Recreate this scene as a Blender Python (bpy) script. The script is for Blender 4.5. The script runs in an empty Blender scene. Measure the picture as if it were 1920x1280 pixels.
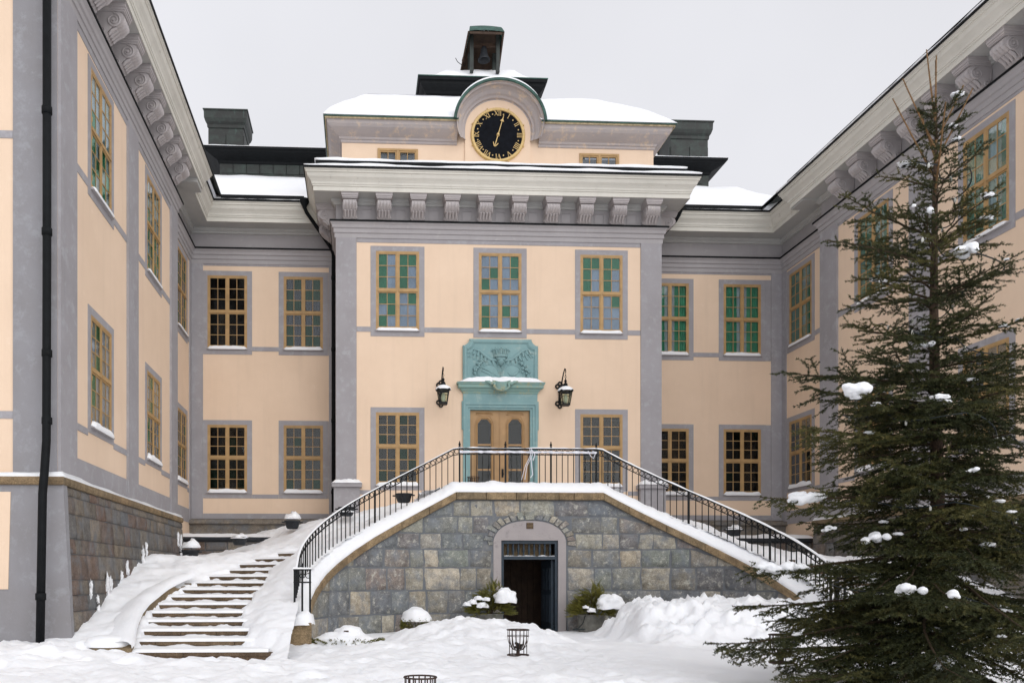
import bpy, bmesh, math, random
import numpy as np
from mathutils import Vector, Matrix
from mathutils import noise as mnoise

R = random.Random(7)
PI = math.pi
S = bpy.context.scene
COL = S.collection

# ------------------------------------------------------------------ camera
cam_d = bpy.data.cameras.new('camera')
cam = bpy.data.objects.new('camera', cam_d)
COL.objects.link(cam)
cam.location = (-3.663, -21.5, 1.15)
cam.rotation_euler = (PI/2, 0, -0.0471)
cam_d.sensor_width = 36
cam_d.lens = 1552.7/1920*36
cam_d.shift_x = (960-747.8)/1920
cam_d.shift_y = (1085.5-640)/1920
cam_d.clip_end = 2000
S.camera = cam

# ------------------------------------------------------------------ world: overcast winter sky
SUN_EL, SUN_AZ = math.radians(24), math.radians(156)
w = bpy.data.worlds.new('World'); S.world = w; w.use_nodes = True
nt = w.node_tree; N = nt.nodes; L = nt.links
N.clear()
out = N.new('ShaderNodeOutputWorld'); bg = N.new('ShaderNodeBackground')
sky = N.new('ShaderNodeTexSky'); sky.sky_type = 'NISHITA'; sky.sun_disc = False
sky.sun_elevation = SUN_EL; sky.sun_rotation = SUN_AZ
sky.dust_density = 4; sky.air_density = 1
hsv = N.new('ShaderNodeHueSaturation'); hsv.inputs['Saturation'].default_value = 0.12
L.new(sky.outputs[0], hsv.inputs['Color'])
tc = N.new('ShaderNodeTexCoord'); sep = N.new('ShaderNodeSeparateXYZ')
L.new(tc.outputs['Generated'], sep.inputs[0])
ramp = N.new('ShaderNodeMapRange'); ramp.inputs[1].default_value = 0; ramp.inputs[2].default_value = 1
ramp.inputs[3].default_value = 7.75; ramp.inputs[4].default_value = 7.75
L.new(sep.outputs['Z'], ramp.inputs[0])
nz = N.new('ShaderNodeTexNoise'); nz.inputs['Scale'].default_value = 2.2; nz.inputs['Detail'].default_value = 4
L.new(tc.outputs['Generated'], nz.inputs['Vector'])
nr = N.new('ShaderNodeMapRange'); nr.inputs[1].default_value = .3; nr.inputs[2].default_value = .7
nr.inputs[3].default_value = .94; nr.inputs[4].default_value = 1.06
L.new(nz.outputs['Fac'], nr.inputs[0])
mu = N.new('ShaderNodeMath'); mu.operation = 'MULTIPLY'
L.new(ramp.outputs[0], mu.inputs[0]); L.new(nr.outputs[0], mu.inputs[1])
vm = N.new('ShaderNodeVectorMath'); vm.operation = 'SCALE'
vm.inputs[0].default_value = (0.985, 0.99, 1.045)
L.new(mu.outputs[0], vm.inputs['Scale'])
mix = N.new('ShaderNodeMixRGB'); mix.inputs[0].default_value = 0.9
L.new(hsv.outputs[0], mix.inputs[1]); L.new(vm.outputs[0], mix.inputs[2])
L.new(mix.outputs[0], bg.inputs['Color']); bg.inputs['Strength'].default_value = 0.1
L.new(bg.outputs[0], out.inputs[0])

sun_d = bpy.data.lights.new('sun', 'SUN'); sun = bpy.data.objects.new('sun', sun_d); COL.objects.link(sun)
sun_d.energy = 1.45; sun_d.angle = math.radians(80); sun_d.color = (1, .99, .98)
sv = Vector((math.sin(SUN_AZ)*math.cos(SUN_EL), math.cos(SUN_AZ)*math.cos(SUN_EL), math.sin(SUN_EL)))
sun.rotation_euler = sv.to_track_quat('Z', 'Y').to_euler()

S.render.engine = 'CYCLES'
S.view_settings.view_transform = 'Standard'; S.view_settings.look = 'None'
S.view_settings.exposure = 0.16; S.view_settings.gamma = 1
S.view_settings.use_curve_mapping = False
S.render.resolution_x = 1024; S.render.resolution_y = 682
S.cycles.max_bounces = 8; S.cycles.transparent_max_bounces = 12

# ------------------------------------------------------------------ materials
def new_mat(name):
    m = bpy.data.materials.new(name); m.use_nodes = True
    return m, m.node_tree.nodes, m.node_tree.links, m.node_tree.nodes['Principled BSDF']

def noise_node(n, l, scale, detail=5, rough=.6, vec=None, dist=0):
    t = n.new('ShaderNodeTexNoise'); t.inputs['Scale'].default_value = scale
    t.inputs['Detail'].default_value = detail; t.inputs['Roughness'].default_value = rough
    t.inputs['Distortion'].default_value = dist
    if vec is None:
        g = n.new('ShaderNodeNewGeometry'); vec = g.outputs['Position']
    l.new(vec, t.inputs['Vector'])
    return t.outputs['Fac']

def mapr(n, l, x, a, b, c, d):
    m = n.new('ShaderNodeMapRange'); m.inputs[1].default_value = a; m.inputs[2].default_value = b
    m.inputs[3].default_value = c; m.inputs[4].default_value = d
    l.new(x, m.inputs[0]); return m.outputs[0]

def mixc(n, l, f, a, b, mode='MIX'):
    m = n.new('ShaderNodeMixRGB'); m.blend_type = mode
    if isinstance(f, float): m.inputs[0].default_value = f
    else: l.new(f, m.inputs[0])
    for k, c in ((1, a), (2, b)):
        if isinstance(c, tuple): m.inputs[k].default_value = (*c, 1) if len(c) == 3 else c
        else: l.new(c, m.inputs[k])
    return m.outputs[0]

def bump(n, l, p, h, strength=.3, dist=.01):
    b = n.new('ShaderNodeBump'); b.inputs['Strength'].default_value = strength; b.inputs['Distance'].default_value = dist
    l.new(h, b.inputs['Height']); l.new(b.outputs[0], p.inputs['Normal'])

def scaled_pos(n, l, sx, sy, sz):
    g = n.new('ShaderNodeNewGeometry'); v = n.new('ShaderNodeVectorMath'); v.operation = 'MULTIPLY'
    l.new(g.outputs['Position'], v.inputs[0]); v.inputs[1].default_value = (sx, sy, sz)
    return v.outputs[0]

def plaster(name, c1, c2, c3, patch=.62, rough=.9, bstr=.25, fleck=None):
    """lime plaster: broad mottling, small patches of another tone, faint vertical runs, trowel relief"""
    m, n, l, p = new_mat(name)
    a = mapr(n, l, noise_node(n, l, .9, 6, .65), .35, .65, 0, 1)
    c = mixc(n, l, a, c1, c2)
    b = mapr(n, l, noise_node(n, l, 4.5, 9, .74, dist=.12), patch-.04, patch+.07, 0, .8)
    c = mixc(n, l, b, c, c3)
    r = mapr(n, l, noise_node(n, l, 1, 5, .65, scaled_pos(n, l, 4.5, 4.5, .30)), .52, .8, 0, .26)
    c = mixc(n, l, r, c, tuple(x*.72 for x in c1))
    if fleck:
        f = mapr(n, l, noise_node(n, l, 2.6, 10, .78, dist=.3), .60, .68, 0, .4)
        c = mixc(n, l, f, c, fleck)
    l.new(c, p.inputs['Base Color']); p.inputs['Roughness'].default_value = rough
    p.inputs['Specular IOR Level'].default_value = .2
    bump(n, l, p, noise_node(n, l, 28, 6, .65), bstr, .012)
    return m

M = {}
M['cream'] = plaster('cream_plaster', (.80, .615, .46), (.755, .575, .425), (.825, .65, .505), .64)
M['grey'] = plaster('grey_limewash', (.36, .345, .36), (.315, .30, .31), (.395, .39, .41), .56, fleck=(.44, .41, .40))
M['greyfront'] = plaster('weathered_grey_front', (.28, .275, .29), (.25, .24, .245), (.32, .32, .335), .56, fleck=(.235, .222, .22))
M['greymould'] = plaster('grey_moulding_paint', (.40, .38, .385), (.36, .34, .345), (.43, .41, .41), .6, bstr=.12)
M['cornice'] = plaster('weathered_cornice_paint', (.70, .675, .61), (.62, .60, .54), (.43, .40, .345), .64, bstr=.15)
M['soffit'] = plaster('grey_soffit_paint', (.50, .495, .475), (.45, .445, .43), (.54, .53, .47), .62, bstr=.1)
M['bracket'] = plaster('grey_stone_bracket', (.46, .425, .42), (.41, .38, .38), (.53, .49, .46), .6, bstr=.3)
M['attic'] = plaster('peeling_attic_paint', (.40, .365, .365), (.44, .39, .37), (.66, .52, .38), .57, bstr=.2)
M['arch'] = plaster('pinkish_grey_render', (.40, .36, .35), (.34, .31, .31), (.25, .23, .23), .6, bstr=.4)
M['teal'] = plaster('teal_stone_paint', (.245, .385, .39), (.20, .325, .335), (.33, .435, .415), .56, bstr=.2)
M['tealcor'] = plaster('teal_cornice_paint', (.25, .38, .33), (.22, .35, .34), (.40, .36, .20), .55, bstr=.25)

def simple(name, col, rough=.6, metal=0, var=.15, scale=8, bs=.1, spec=.4):
    m, n, l, p = new_mat(name)
    f = mapr(n, l, noise_node(n, l, scale, 5, .6), .3, .7, 0, 1)
    l.new(mixc(n, l, f, tuple(x*(1-var) for x in col), tuple(min(1, x*(1+var)) for x in col)), p.inputs['Base Color'])
    p.inputs['Roughness'].default_value = rough; p.inputs['Metallic'].default_value = metal
    p.inputs['Specular IOR Level'].default_value = spec
    if bs: bump(n, l, p, noise_node(n, l, scale*4, 4), bs, .005)
    return m

M['frame'] = simple('ochre_window_paint', (.42, .265, .115), .55, var=.16, scale=5)
M['doorwood'] = simple('ochre_door_paint', (.36, .215, .095), .45, var=.14, scale=4)
M['black'] = simple('black_sheet_metal', (.006, .007, .008), .65, var=.3, spec=.15)
M['iron'] = simple('black_wrought_iron', (.007, .008, .009), .6, var=.4, spec=.25)
M['ironpot'] = simple('cast_iron', (.022, .025, .03), .6, var=.3)
M['rust'] = simple('rusty_iron', (.045, .026, .02), .75, var=.5, scale=30)
M['navy'] = simple('dark_blue_door_paint', (.022, .036, .052), .5, var=.3)
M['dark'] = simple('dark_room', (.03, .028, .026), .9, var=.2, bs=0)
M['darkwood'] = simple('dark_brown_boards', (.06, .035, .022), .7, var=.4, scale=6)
M['gold'] = simple('old_gilding', (.60, .42, .17), .5, var=.2, scale=20)
M['dial'] = simple('black_dial', (.005, .006, .009), .7, var=.4, spec=.08)
M['oldwood'] = simple('weathered_yellow_wood', (.42, .34, .21), .8, var=.35, scale=14)
M['white'] = simple('white_painted_wood', (.6, .6, .58), .6)
M['mint'] = simple('mint_blind', (.58, .76, .67), .9, var=.22, scale=1.6)
M['curtgreen'] = simple('green_curtain', (.11, .44, .26), .9, var=.2, scale=3)
M['curtwhite'] = simple('pale_curtain', (.66, .70, .72), .9, var=.1, scale=3)
M['blind'] = simple('pale_blue_blind', (.28, .32, .355), .9, var=.25, scale=1.3)
M['tape'] = simple('white_plastic_ribbon', (.74, .74, .80), .3, var=.05)
M['zinc'] = simple('grey_zinc_tub', (.16, .155, .135), .6, var=.35, scale=10)
M['cable'] = simple('dark_cable', (.012, .018, .02), .5)
M['bulb'] = simple('clear_bulb_cap', (.55, .55, .5), .25)
M['frost'] = simple('frosted_lamp_glass', (.62, .62, .54), .25, var=.06)

def copper():
    m, n, l, p = new_mat('weathered_copper')
    a = mapr(n, l, noise_node(n, l, 3, 7, .7, dist=.5), .45, .68, 0, 1)
    c = mixc(n, l, a, (.016, .018, .016), (.030, .046, .038))
    b = mapr(n, l, noise_node(n, l, 1, 6, .7, scaled_pos(n, l, 6, 6, 1.2)), .6, .72, 0, .8)
    c = mixc(n, l, b, c, (.06, .105, .09))
    l.new(c, p.inputs['Base Color']); p.inputs['Roughness'].default_value = .6
    bump(n, l, p, noise_node(n, l, 9, 5), .2, .02); return m
M['copper'] = copper()
M['verdigris'] = simple('green_verdigris_copper', (.035, .085, .068), .7, var=.5, scale=5)

def snow():
    m, n, l, p = new_mat('snow')
    f = mapr(n, l, noise_node(n, l, 1.6, 6, .6), .3, .7, 0, 1)
    l.new(mixc(n, l, f, (.885, .895, .92), (.92, .925, .94)), p.inputs['Base Color'])
    p.inputs['Roughness'].default_value = .75; p.inputs['Specular IOR Level'].default_value = .25
    p.inputs['Subsurface Weight'].default_value = .12
    p.inputs['Subsurface Radius'].default_value = (.06, .07, .08); p.inputs['Subsurface Scale'].default_value = .3
    a = noise_node(n, l, 14, 8, .62); b = noise_node(n, l, 60, 4, .6)
    ad = n.new('ShaderNodeMath'); ad.operation = 'MULTIPLY_ADD'; l.new(b, ad.inputs[0]); ad.inputs[1].default_value = .25; l.new(a, ad.inputs[2])
    bump(n, l, p, ad.outputs[0], .45, .03); return m
M['snow'] = snow()

def stone(name, cols, mortar, wmin, lich, smear=.5):
    m, n, l, p = new_mat(name); warp = name == 'granite_block'
    oi = n.new('ShaderNodeObjectInfo')
    cr = n.new('ShaderNodeValToRGB'); e = cr.color_ramp.elements
    e[0].color = (*cols[0], 1); e[1].color = (*cols[-1], 1)
    for i, c in enumerate(cols[1:-1]):
        x = e.new((i+1)/(len(cols)-1)); x.color = (*c, 1)
    l.new(oi.outputs['Random'], cr.inputs[0])
    c = cr.outputs[0]
    g0 = mapr(n, l, noise_node(n, l, 55, 4, .7), .35, .65, .66, 1.3); g1 = mapr(n, l, noise_node(n, l, 5, 7, .75), .34, .66, .62, 1.35)
    gg = n.new('ShaderNodeMath'); gg.operation = 'MULTIPLY'; l.new(g0, gg.inputs[0]); l.new(g1, gg.inputs[1]); g = gg.outputs[0]
    gm = n.new('ShaderNodeVectorMath'); gm.operation = 'SCALE'; l.new(c, gm.inputs[0]); l.new(g, gm.inputs['Scale'])
    c = gm.outputs[0]
    f = mapr(n, l, noise_node(n, l, 2.6, 9, .7, dist=.15), .47, .66, 0, smear)
    c = mixc(n, l, f, c, mortar)
    f = mapr(n, l, noise_node(n, l, 9, 10, .8, dist=.1), wmin, wmin+.09, 0, .7)
    c = mixc(n, l, f, c, lich)
    l.new(c, p.inputs['Base Color']); p.inputs['Roughness'].default_value = .88
    p.inputs['Specular IOR Level'].default_value = .25
    bump(n, l, p, noise_node(n, l, 16, 9, .72), .9, .035); return m
M['stone'] = stone('granite_block', [(.15, .16, .165), (.33, .285, .215), (.20, .215, .215), (.27, .265, .23), (.44, .375, .285), (.17, .18, .19), (.26, .215, .19), (.24, .26, .23), (.50, .44, .35), (.19, .20, .205)], (.20, .22, .245), .535, (.62, .60, .52), .9)
M['mortar'] = plaster('blue_grey_mortar', (.165, .175, .19), (.145, .155, .165), (.225, .225, .22), .55, bstr=.8)
M['redstone'] = stone('rusty_sandstone_block', [(.14, .13, .12), (.185, .125, .095), (.17, .155, .135), (.24, .20, .155), (.145, .15, .155), (.20, .165, .125), (.12, .115, .11)], (.17, .178, .19), .59, (.38, .34, .26), .9)
M['brown'] = stone('brown_sandstone', [(.25, .175, .10), (.31, .225, .13), (.22, .165, .10)], (.13, .10, .065), .70, (.33, .27, .16), .6)
M['step'] = stone('brown_step_stone', [(.135, .092, .058), (.17, .12, .075), (.12, .082, .05)], (.085, .062, .04), .72, (.25, .2, .14), .5)

def glass(name, tint, k=1.0):
    m, n, l, p = new_mat(name)
    n.remove(p); o = n['Material Output']
    t = n.new('ShaderNodeBsdfTransparent'); t.inputs[0].default_value = (*tint, 1)
    g = n.new('ShaderNodeBsdfGlossy'); g.inputs['Roughness'].default_value = .015
    fr = n.new('ShaderNodeFresnel'); fr.inputs[0].default_value = 1.5
    b = n.new('ShaderNodeBump'); b.inputs['Strength'].default_value = .12; b.inputs['Distance'].default_value = .02
    l.new(noise_node(n, l, 6, 3, .5), b.inputs['Height']); l.new(b.outputs[0], g.inputs['Normal'])
    mm = n.new('ShaderNodeMath'); mm.operation = 'MULTIPLY'; mm.use_clamp = True; mm.inputs[1].default_value = .6*k
    l.new(fr.outputs[0], mm.inputs[0])
    mx = n.new('ShaderNodeMixShader'); l.new(mm.outputs[0], mx.inputs[0]); l.new(t.outputs[0], mx.inputs[1]); l.new(g.outputs[0], mx.inputs[2])
    l.new(mx.outputs[0], o.inputs[0]); return m
M['clear'] = glass('old_clear_glass', (.85, .88, .88))
M['greenglass'] = glass('green_tinted_glass', (.50, .77, .65))
M['paleglass'] = glass('blue_tinted_glass', (.86, .91, .96))
M['lampglass'] = glass('lantern_glass', (.8, .85, .75))

def bark():
    m, n, l, p = new_mat('spruce_bark')
    f = mapr(n, l, noise_node(n, l, 30, 6, .7), .35, .65, 0, 1)
    l.new(mixc(n, l, f, (.035, .022, .015), (.10, .06, .035)), p.inputs['Base Color']); p.inputs['Roughness'].default_value = .9
    bump(n, l, p, noise_node(n, l, 60, 5), .8, .01); return m
M['bark'] = bark()
M['limb'] = simple('dark_spruce_limb', (.055, .036, .021), .85, var=.4, scale=20)
M['twig'] = simple('young_orange_twig', (.19, .105, .045), .8, var=.3, scale=20)
def needles():
    m, n, l, p = new_mat('spruce_needles')
    at = n.new('ShaderNodeAttribute'); at.attribute_name = 'tone'
    oi = n.new('ShaderNodeObjectInfo')
    a = n.new('ShaderNodeMath'); a.operation = 'MULTIPLY_ADD'; l.new(oi.outputs['Random'], a.inputs[0]); a.inputs[1].default_value = .35
    l.new(at.outputs['Fac'], a.inputs[2])
    cr = n.new('ShaderNodeValToRGB'); e = cr.color_ramp.elements
    e[0].color = (.010, .016, .006, 1); e[1].color = (.16, .135, .040, 1)
    x = e.new(.45); x.color = (.044, .050, .015, 1)
    l.new(a.outputs[0], cr.inputs[0]); l.new(cr.outputs[0], p.inputs['Base Color'])
    p.inputs['Roughness'].default_value = .55; p.inputs['Specular IOR Level'].default_value = .3
    return m
M['needle'] = needles()
M['juniper'] = needles(); M['juniper'].name = 'juniper_foliage'
_e = M['juniper'].node_tree.nodes['Color Ramp'].color_ramp.elements
_e[0].color = (.030, .042, .010, 1); _e[1].color = (.12, .115, .022, 1); _e[2].color = (.20, .18, .035, 1)

# ------------------------------------------------------------------ mesh helpers
class MB:
    def __init__(s): s.v = []; s.f = []; s.mi = []
    def add(s, vs, fs, mi=0):
        b = len(s.v); s.v += [tuple(x) for x in vs]; s.f += [tuple(i+b for i in f) for f in fs]; s.mi += [mi]*len(fs); return s
    def box(s, x0, x1, y0, y1, z0, z1, mi=0):
        return s.add([(x0,y0,z0),(x1,y0,z0),(x1,y1,z0),(x0,y1,z0),(x0,y0,z1),(x1,y0,z1),(x1,y1,z1),(x0,y1,z1)],
                     [(0,3,2,1),(4,5,6,7),(0,1,5,4),(1,2,6,5),(2,3,7,6),(3,0,4,7)], mi)
    def hexa(s, p, mi=0):
        return s.add(p, [(0,3,2,1),(4,5,6,7),(0,1,5,4),(1,2,6,5),(2,3,7,6),(3,0,4,7)], mi)
    def prism(s, poly, a, b, axis='y', mi=0):
        """polygon of 2d points extruded from a to b; axis y: poly=(x,z); x: poly=(y,z); z: poly=(x,y)"""
        def P(p, t): return (p[0], t, p[1]) if axis == 'y' else ((t, p[0], p[1]) if axis == 'x' else (p[0], p[1], t))
        n = len(poly); vs = [P(p, a) for p in poly]+[P(p, b) for p in poly]
        fs = [tuple(range(n)), tuple(range(2*n-1, n-1, -1))]+[(i, (i+1) % n+0, (i+1) % n+n, i+n) for i in range(n)]
        return s.add(vs, fs, mi)
    def tube(s, pts, r, n=8, mi=0, cap=True):
        pts = [Vector(p) for p in pts]; rs = r if isinstance(r, (list, tuple)) else [r]*len(pts)
        vs = []; fs = []; up = None
        for i, p in enumerate(pts):
            d = (pts[min(i+1, len(pts)-1)]-pts[max(i-1, 0)]).normalized()
            if up is None: up = Vector((0,0,1)) if abs(d.z) < .9 else Vector((1,0,0))
            a = d.cross(up).normalized(); b = a.cross(d).normalized(); up = b
            for k in range(n):
                t = 2*PI*k/n; vs.append(p+(a*math.cos(t)+b*math.sin(t))*rs[i])
        for i in range(len(pts)-1):
            for k in range(n): fs.append((i*n+k, i*n+(k+1) % n, (i+1)*n+(k+1) % n, (i+1)*n+k))
        if cap: fs += [tuple(range(n-1, -1, -1)), tuple(range((len(pts)-1)*n, len(pts)*n))]
        return s.add(vs, fs, mi)
    def lathe(s, prof, c=(0,0,0), n=16, mi=0, flip=False):
        vs = []; fs = []
        for r, z in prof:
            for k in range(n):
                t = 2*PI*k/n; vs.append((c[0]+r*math.cos(t), c[1]+r*math.sin(t), c[2]+z))
        for i in range(len(prof)-1):
            for k in range(n): fs.append((i*n+k, i*n+(k+1) % n, (i+1)*n+(k+1) % n, (i+1)*n+k))
        return s.add(vs, fs, mi)
    def torus(s, c, R_, r, ax='z', n=24, m=6, mi=0):
        pts = []
        for k in range(n+1):
            t = 2*PI*k/n
            o = {'z': (math.cos(t), math.sin(t), 0), 'y': (math.cos(t), 0, math.sin(t)), 'x': (0, math.cos(t), math.sin(t))}[ax]
            pts.append((c[0]+o[0]*R_, c[1]+o[1]*R_, c[2]+o[2]*R_))
        return s.tube(pts, r, m, mi, cap=False)
    def grid(s, fn, nu, nv, mi=0, flip=False):
        vs = [fn(i/(nu-1), j/(nv-1)) for j in range(nv) for i in range(nu)]
        fs = [(j*nu+i, j*nu+i+1, (j+1)*nu+i+1, (j+1)*nu+i) for j in range(nv-1) for i in range(nu-1)]
        if flip: fs = [f[::-1] for f in fs]
        return s.add(vs, fs, mi)
    def mesh(s, name, mats, smooth=False):
        me = bpy.data.meshes.new(name); me.from_pydata(s.v, [], s.f)
        for m in (mats if isinstance(mats, (list, tuple)) else [mats]): me.materials.append(M[m] if isinstance(m, str) else m)
        if any(s.mi): me.polygons.foreach_set('material_index', s.mi)
        if smooth: me.polygons.foreach_set('use_smooth', [True]*len(me.polygons))
        me.update(); return me
    def obj(s, name, mats, parent=None, smooth=False, **k): return link(name, s.mesh(name, mats, smooth), parent, **k)

def link(name, me, parent=None, loc=None, rot=None, local=False):
    o = bpy.data.objects.new(name, me); COL.objects.link(o)
    if parent is not None:
        o.parent = parent
        if not local: o.matrix_parent_inverse = Matrix.Translation(-Vector(parent.location))
    if loc is not None: o.location = loc
    if rot is not None: o.rotation_euler = rot
    return o

def smooth_by_angle(o, ang=40):
    me = o.data
    me.polygons.foreach_set('use_smooth', [True]*len(me.polygons))
    try: me.set_sharp_from_angle(angle=math.radians(ang))
    except Exception: pass
    return o

def tag(o, label=None, cat=None, group=None, kind=None):
    if label: o['label'] = label
    if cat: o['category'] = cat
    if group: o['group'] = group
    if kind: o['kind'] = kind
    return o

def thing(name, label, cat, loc=(0,0,0), group=None):
    o = bpy.data.objects.new(name, None); COL.objects.link(o); o.location = loc; o.empty_display_size = .2
    return tag(o, label, cat, group)

def copy_tree(o, parent=None):
    c = o.copy(); COL.objects.link(c); c.parent = parent
    for ch in list(o.children): copy_tree(ch, c)
    return c

def fbm(x, y, z=0, o=4, sc=1.0):
    return mnoise.fractal(Vector((x*sc, y*sc, z*sc)), .9, 2.1, o, noise_basis='PERLIN_ORIGINAL')
def sstep(a, b, x):
    t = max(0, min(1, (x-a)/(b-a))); return t*t*(3-2*t)

def edged(u, n, w_, e):
    """spread n+1 grid lines so that the outer cells are only e wide"""
    i = int(round(u*n)); k = min(.25, e/max(.05, w_))
    return 0 if i == 0 else (1 if i == n else k+(1-2*k)*(i-1)/(n-2))
def rnorm(a, b):
    d = Vector((b[0]-a[0], b[1]-a[1])).normalized(); return Vector((d.y, -d.x))
def sweep(mb, path, prof, i0=0, i1=None, mi=0, caps=False):
    """profile of (outward offset, z) swept along a plan path; outward is to the right of travel; mitred corners"""
    i1 = len(path)-1 if i1 is None else i1
    cols = []
    for i in range(i0, i1+1):
        p = Vector(path[i][:2])
        a = rnorm(path[i-1], path[i]) if i > 0 else None
        b = rnorm(path[i], path[i+1]) if i < len(path)-1 else None
        if a is None: m = b
        elif b is None: m = a
        else:
            m = a+b; m = m/ max(.2, m.dot(a))
        dz = path[i][2] if len(path[i]) > 2 else 0
        cols.append([(p.x+m.x*o, p.y+m.y*o, z+dz) for o, z in prof])
    n = len(prof); vs = [v for c in cols for v in c]; fs = []
    for i in range(len(cols)-1):
        for k in range(n-1): fs.append((i*n+k, (i+1)*n+k, (i+1)*n+k+1, i*n+k+1))
    if caps: fs += [tuple(range(n)), tuple(range(len(vs)-1, len(vs)-n-1, -1))]
    return mb.add(vs, fs, mi)

# ------------------------------------------------------------------ stair geometry shared by terrain, terrace and railing
CX, CY, RQ = 1.6, -6.78, 3.0            # centre of each quarter-round flight, radius of its parapet
TP = 2.99                               # terrace level
def stair_tq(ax, y):
    """ax = |x|; step number t and distance q from the turning axis"""
    if ax < CX: return 23.0, (y-CY)
    if y < CY: return (y+9.25)/2.47*5.2, ax-CX
    th = math.degrees(math.atan2(y-CY, ax-CX)); return 5.2+th/90*17.8, math.hypot(ax-CX, y-CY)
def stair_pt(t, q):
    if t < 5.2: return (CX+q, -9.25+t/5.2*2.47)
    th = math.radians((t-5.2)/17.8*90); return (CX+q*math.cos(th), CY+q*math.sin(th))
def ramp_z(t): return .097+.124*min(t, 23)
QR = [3.39, 3.85, 3.87, 3.97, 4.01, 3.99, 3.96, 4.0, 3.95, 4.03, 4.14, 4.23, 4.25, 4.40, 4.6, 4.8, 4.9, 5.0]
QL = [5.33, 5.44, 5.52, 5.58, 5.59, 5.54, 5.50, 5.42, 5.32, 5.30, 5.22, 5.2, 5.14, 5.0, 4.7, 4.5, 4.3, 4.2]
def lut(a, t):
    t = max(0, min(len(a)-1.001, t)); i = int(t); return a[i]+(a[i+1]-a[i])*(t-i)

# ------------------------------------------------------------------ ground
def heap(x, y, cx, cy, rx, ry, h, p=1.0):
    d = ((x-cx)/rx)**2+((y-cy)/ry)**2
    return h*max(0, 1-d)**p
FOOT = []
_rf = random.Random(12)
for (x0_, y0_, x1_, y1_, n_) in ((-2.2, -14.5, .1, -5.0, 16), (-2.6, -13.5, -6.0, -9.6, 9), (.2, -5.4, -1.2, -13.5, 15), (-6.6, -9.9, -3.6, -12.8, 9), (.6, -6, 3.2, -12.5, 12), (-7.8, -11.2, -2.5, -10.6, 10)):
    for k_ in range(n_):
        f_ = k_/(n_-1); a_ = math.atan2(y1_-y0_, x1_-x0_)-PI/2
        FOOT.append((x0_+(x1_-x0_)*f_+math.cos(a_)*(.13 if k_ % 2 else -.13)+_rf.gauss(0, .05), y0_+(y1_-y0_)*f_+_rf.gauss(0, .06), a_+_rf.gauss(0, .2), _rf.uniform(.03, .06)))
def ground_z(x, y):
    z = .05+.035*fbm(x, y, 3, 3, .55)
    dc = math.hypot(x+3, y+12)
    near = sstep(22, 10, dc)
    z += near*.012*fbm(x, y, 9, 4, 2.2)
    # trampled, lumpy snow on the left and the middle
    lum = sstep(1.5, -1.0, x)*sstep(-4, -8, y)
    z += near*lum*(.07*abs(fbm(x, y, 1, 4, 1.5))+.045*fbm(x, y, 7, 4, 3.2)+.03*abs(fbm(x, y, 17, 3, 7)))
    # mound against the left wing's front
    e = heap(x, y, -8.9, -9.9, 2.6, 1.5, .16, .8)+heap(x, y, -7.6, -10.6, 1.5, .8, .09)+heap(x, y, -5.6, -11.3, 1.8, .7, .05)
    # heaps left and right of the cellar door
    e += heap(x, y, -1.55, -6.9, 1.75, 1.5, .34, .9)+heap(x, y, -2.2, -8.8, 1.9, 1.2, .14)+heap(x, y, -.95, -5.4, .9, .7, .22)
    wx, wy = x+.22*fbm(x, y, 4, 3, 1.3), y+.20*fbm(x, y, 14, 3, 1.3)
    big = .62*sstep(.95, 1.75, wx)*sstep(6.6, 5.0, wx)*sstep(-8.3, -6.6, wy)*sstep(-4.6, -5.4, wy)
    if big > .01: big *= 1+.16*fbm(x, y, 24, 3, .9); big += min(1, big*3)*(.13*abs(fbm(x, y, 21, 4, 2.0))-.03+.085*abs(fbm(x, y, 22, 4, 4.5))+.03*fbm(x, y, 23, 3, 9))
    if big > .01: vd = mnoise.voronoi(Vector((x*3.1+.8*fbm(x, y, 41, 3, 1.5), y*3.1+.8*fbm(x, y, 42, 3, 1.5), 1.7)))[0]; big += min(1, big*3)*(.055*sstep(0, .35, vd[1]-vd[0])-.02+.05*fbm(x, y, 31, 4, 3.0))
    e += big
    if e > .01:
        e += min(1, e*3)*(.08*fbm(x, y, 2, 5, 2.4)+.09*abs(fbm(x, y, 6, 4, 4.0))-.02)
    z += e
    m_ = sstep(-7.9, -7.4, x)*sstep(-4.4, -4.9, x)*sstep(-10.6, -9.9, y)*sstep(-8.6, -9.0, y)
    z = z*(1-m_)+m_*(-.06+.03*fbm(x, y, 3, 3, 2))
    for (fx, fy, fa, fd) in FOOT:
        dx, dy = x-fx, y-fy
        if abs(dx) < .4 and abs(dy) < .4:
            c_, s_ = math.cos(fa), math.sin(fa); u_, v_ = (dx*c_+dy*s_)/.075, (-dx*s_+dy*c_)/.17
            r2 = u_*u_+v_*v_; z += -fd*math.exp(-r2*r2)+fd*.35*math.exp(-((r2-2.2)/1.2)**2)
    # path trodden out to the cellar door
    z -= .03*math.exp(-((x-.25)/.7)**2)*sstep(-10, -6, y)
    return z
def axis(lo, hi, step, far, grow=1.5):
    a = list(np.arange(lo, hi+1e-6, step)); d = step
    x = hi
    while x < far: d *= grow; x += d; a.append(x)
    x = lo; d = step; pre = []
    while x > -far: d *= grow; x -= d; pre.append(x)
    return pre[::-1]+a
gx = axis(-9.5, 6.0, .055, 400); gy = axis(-16.5, -3.6, .055, 400)
vs = [(x, y, ground_z(x, y)) for y in gy for x in gx]
nx = len(gx)
fs = [(j*nx+i, j*nx+i+1, (j+1)*nx+i+1, (j+1)*nx+i) for j in range(len(gy)-1) for i in range(nx-1)]
gm = MB(); gm.add(vs, fs)
tag(gm.obj('snowy_ground', 'snow', smooth=True), kind='structure')

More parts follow.
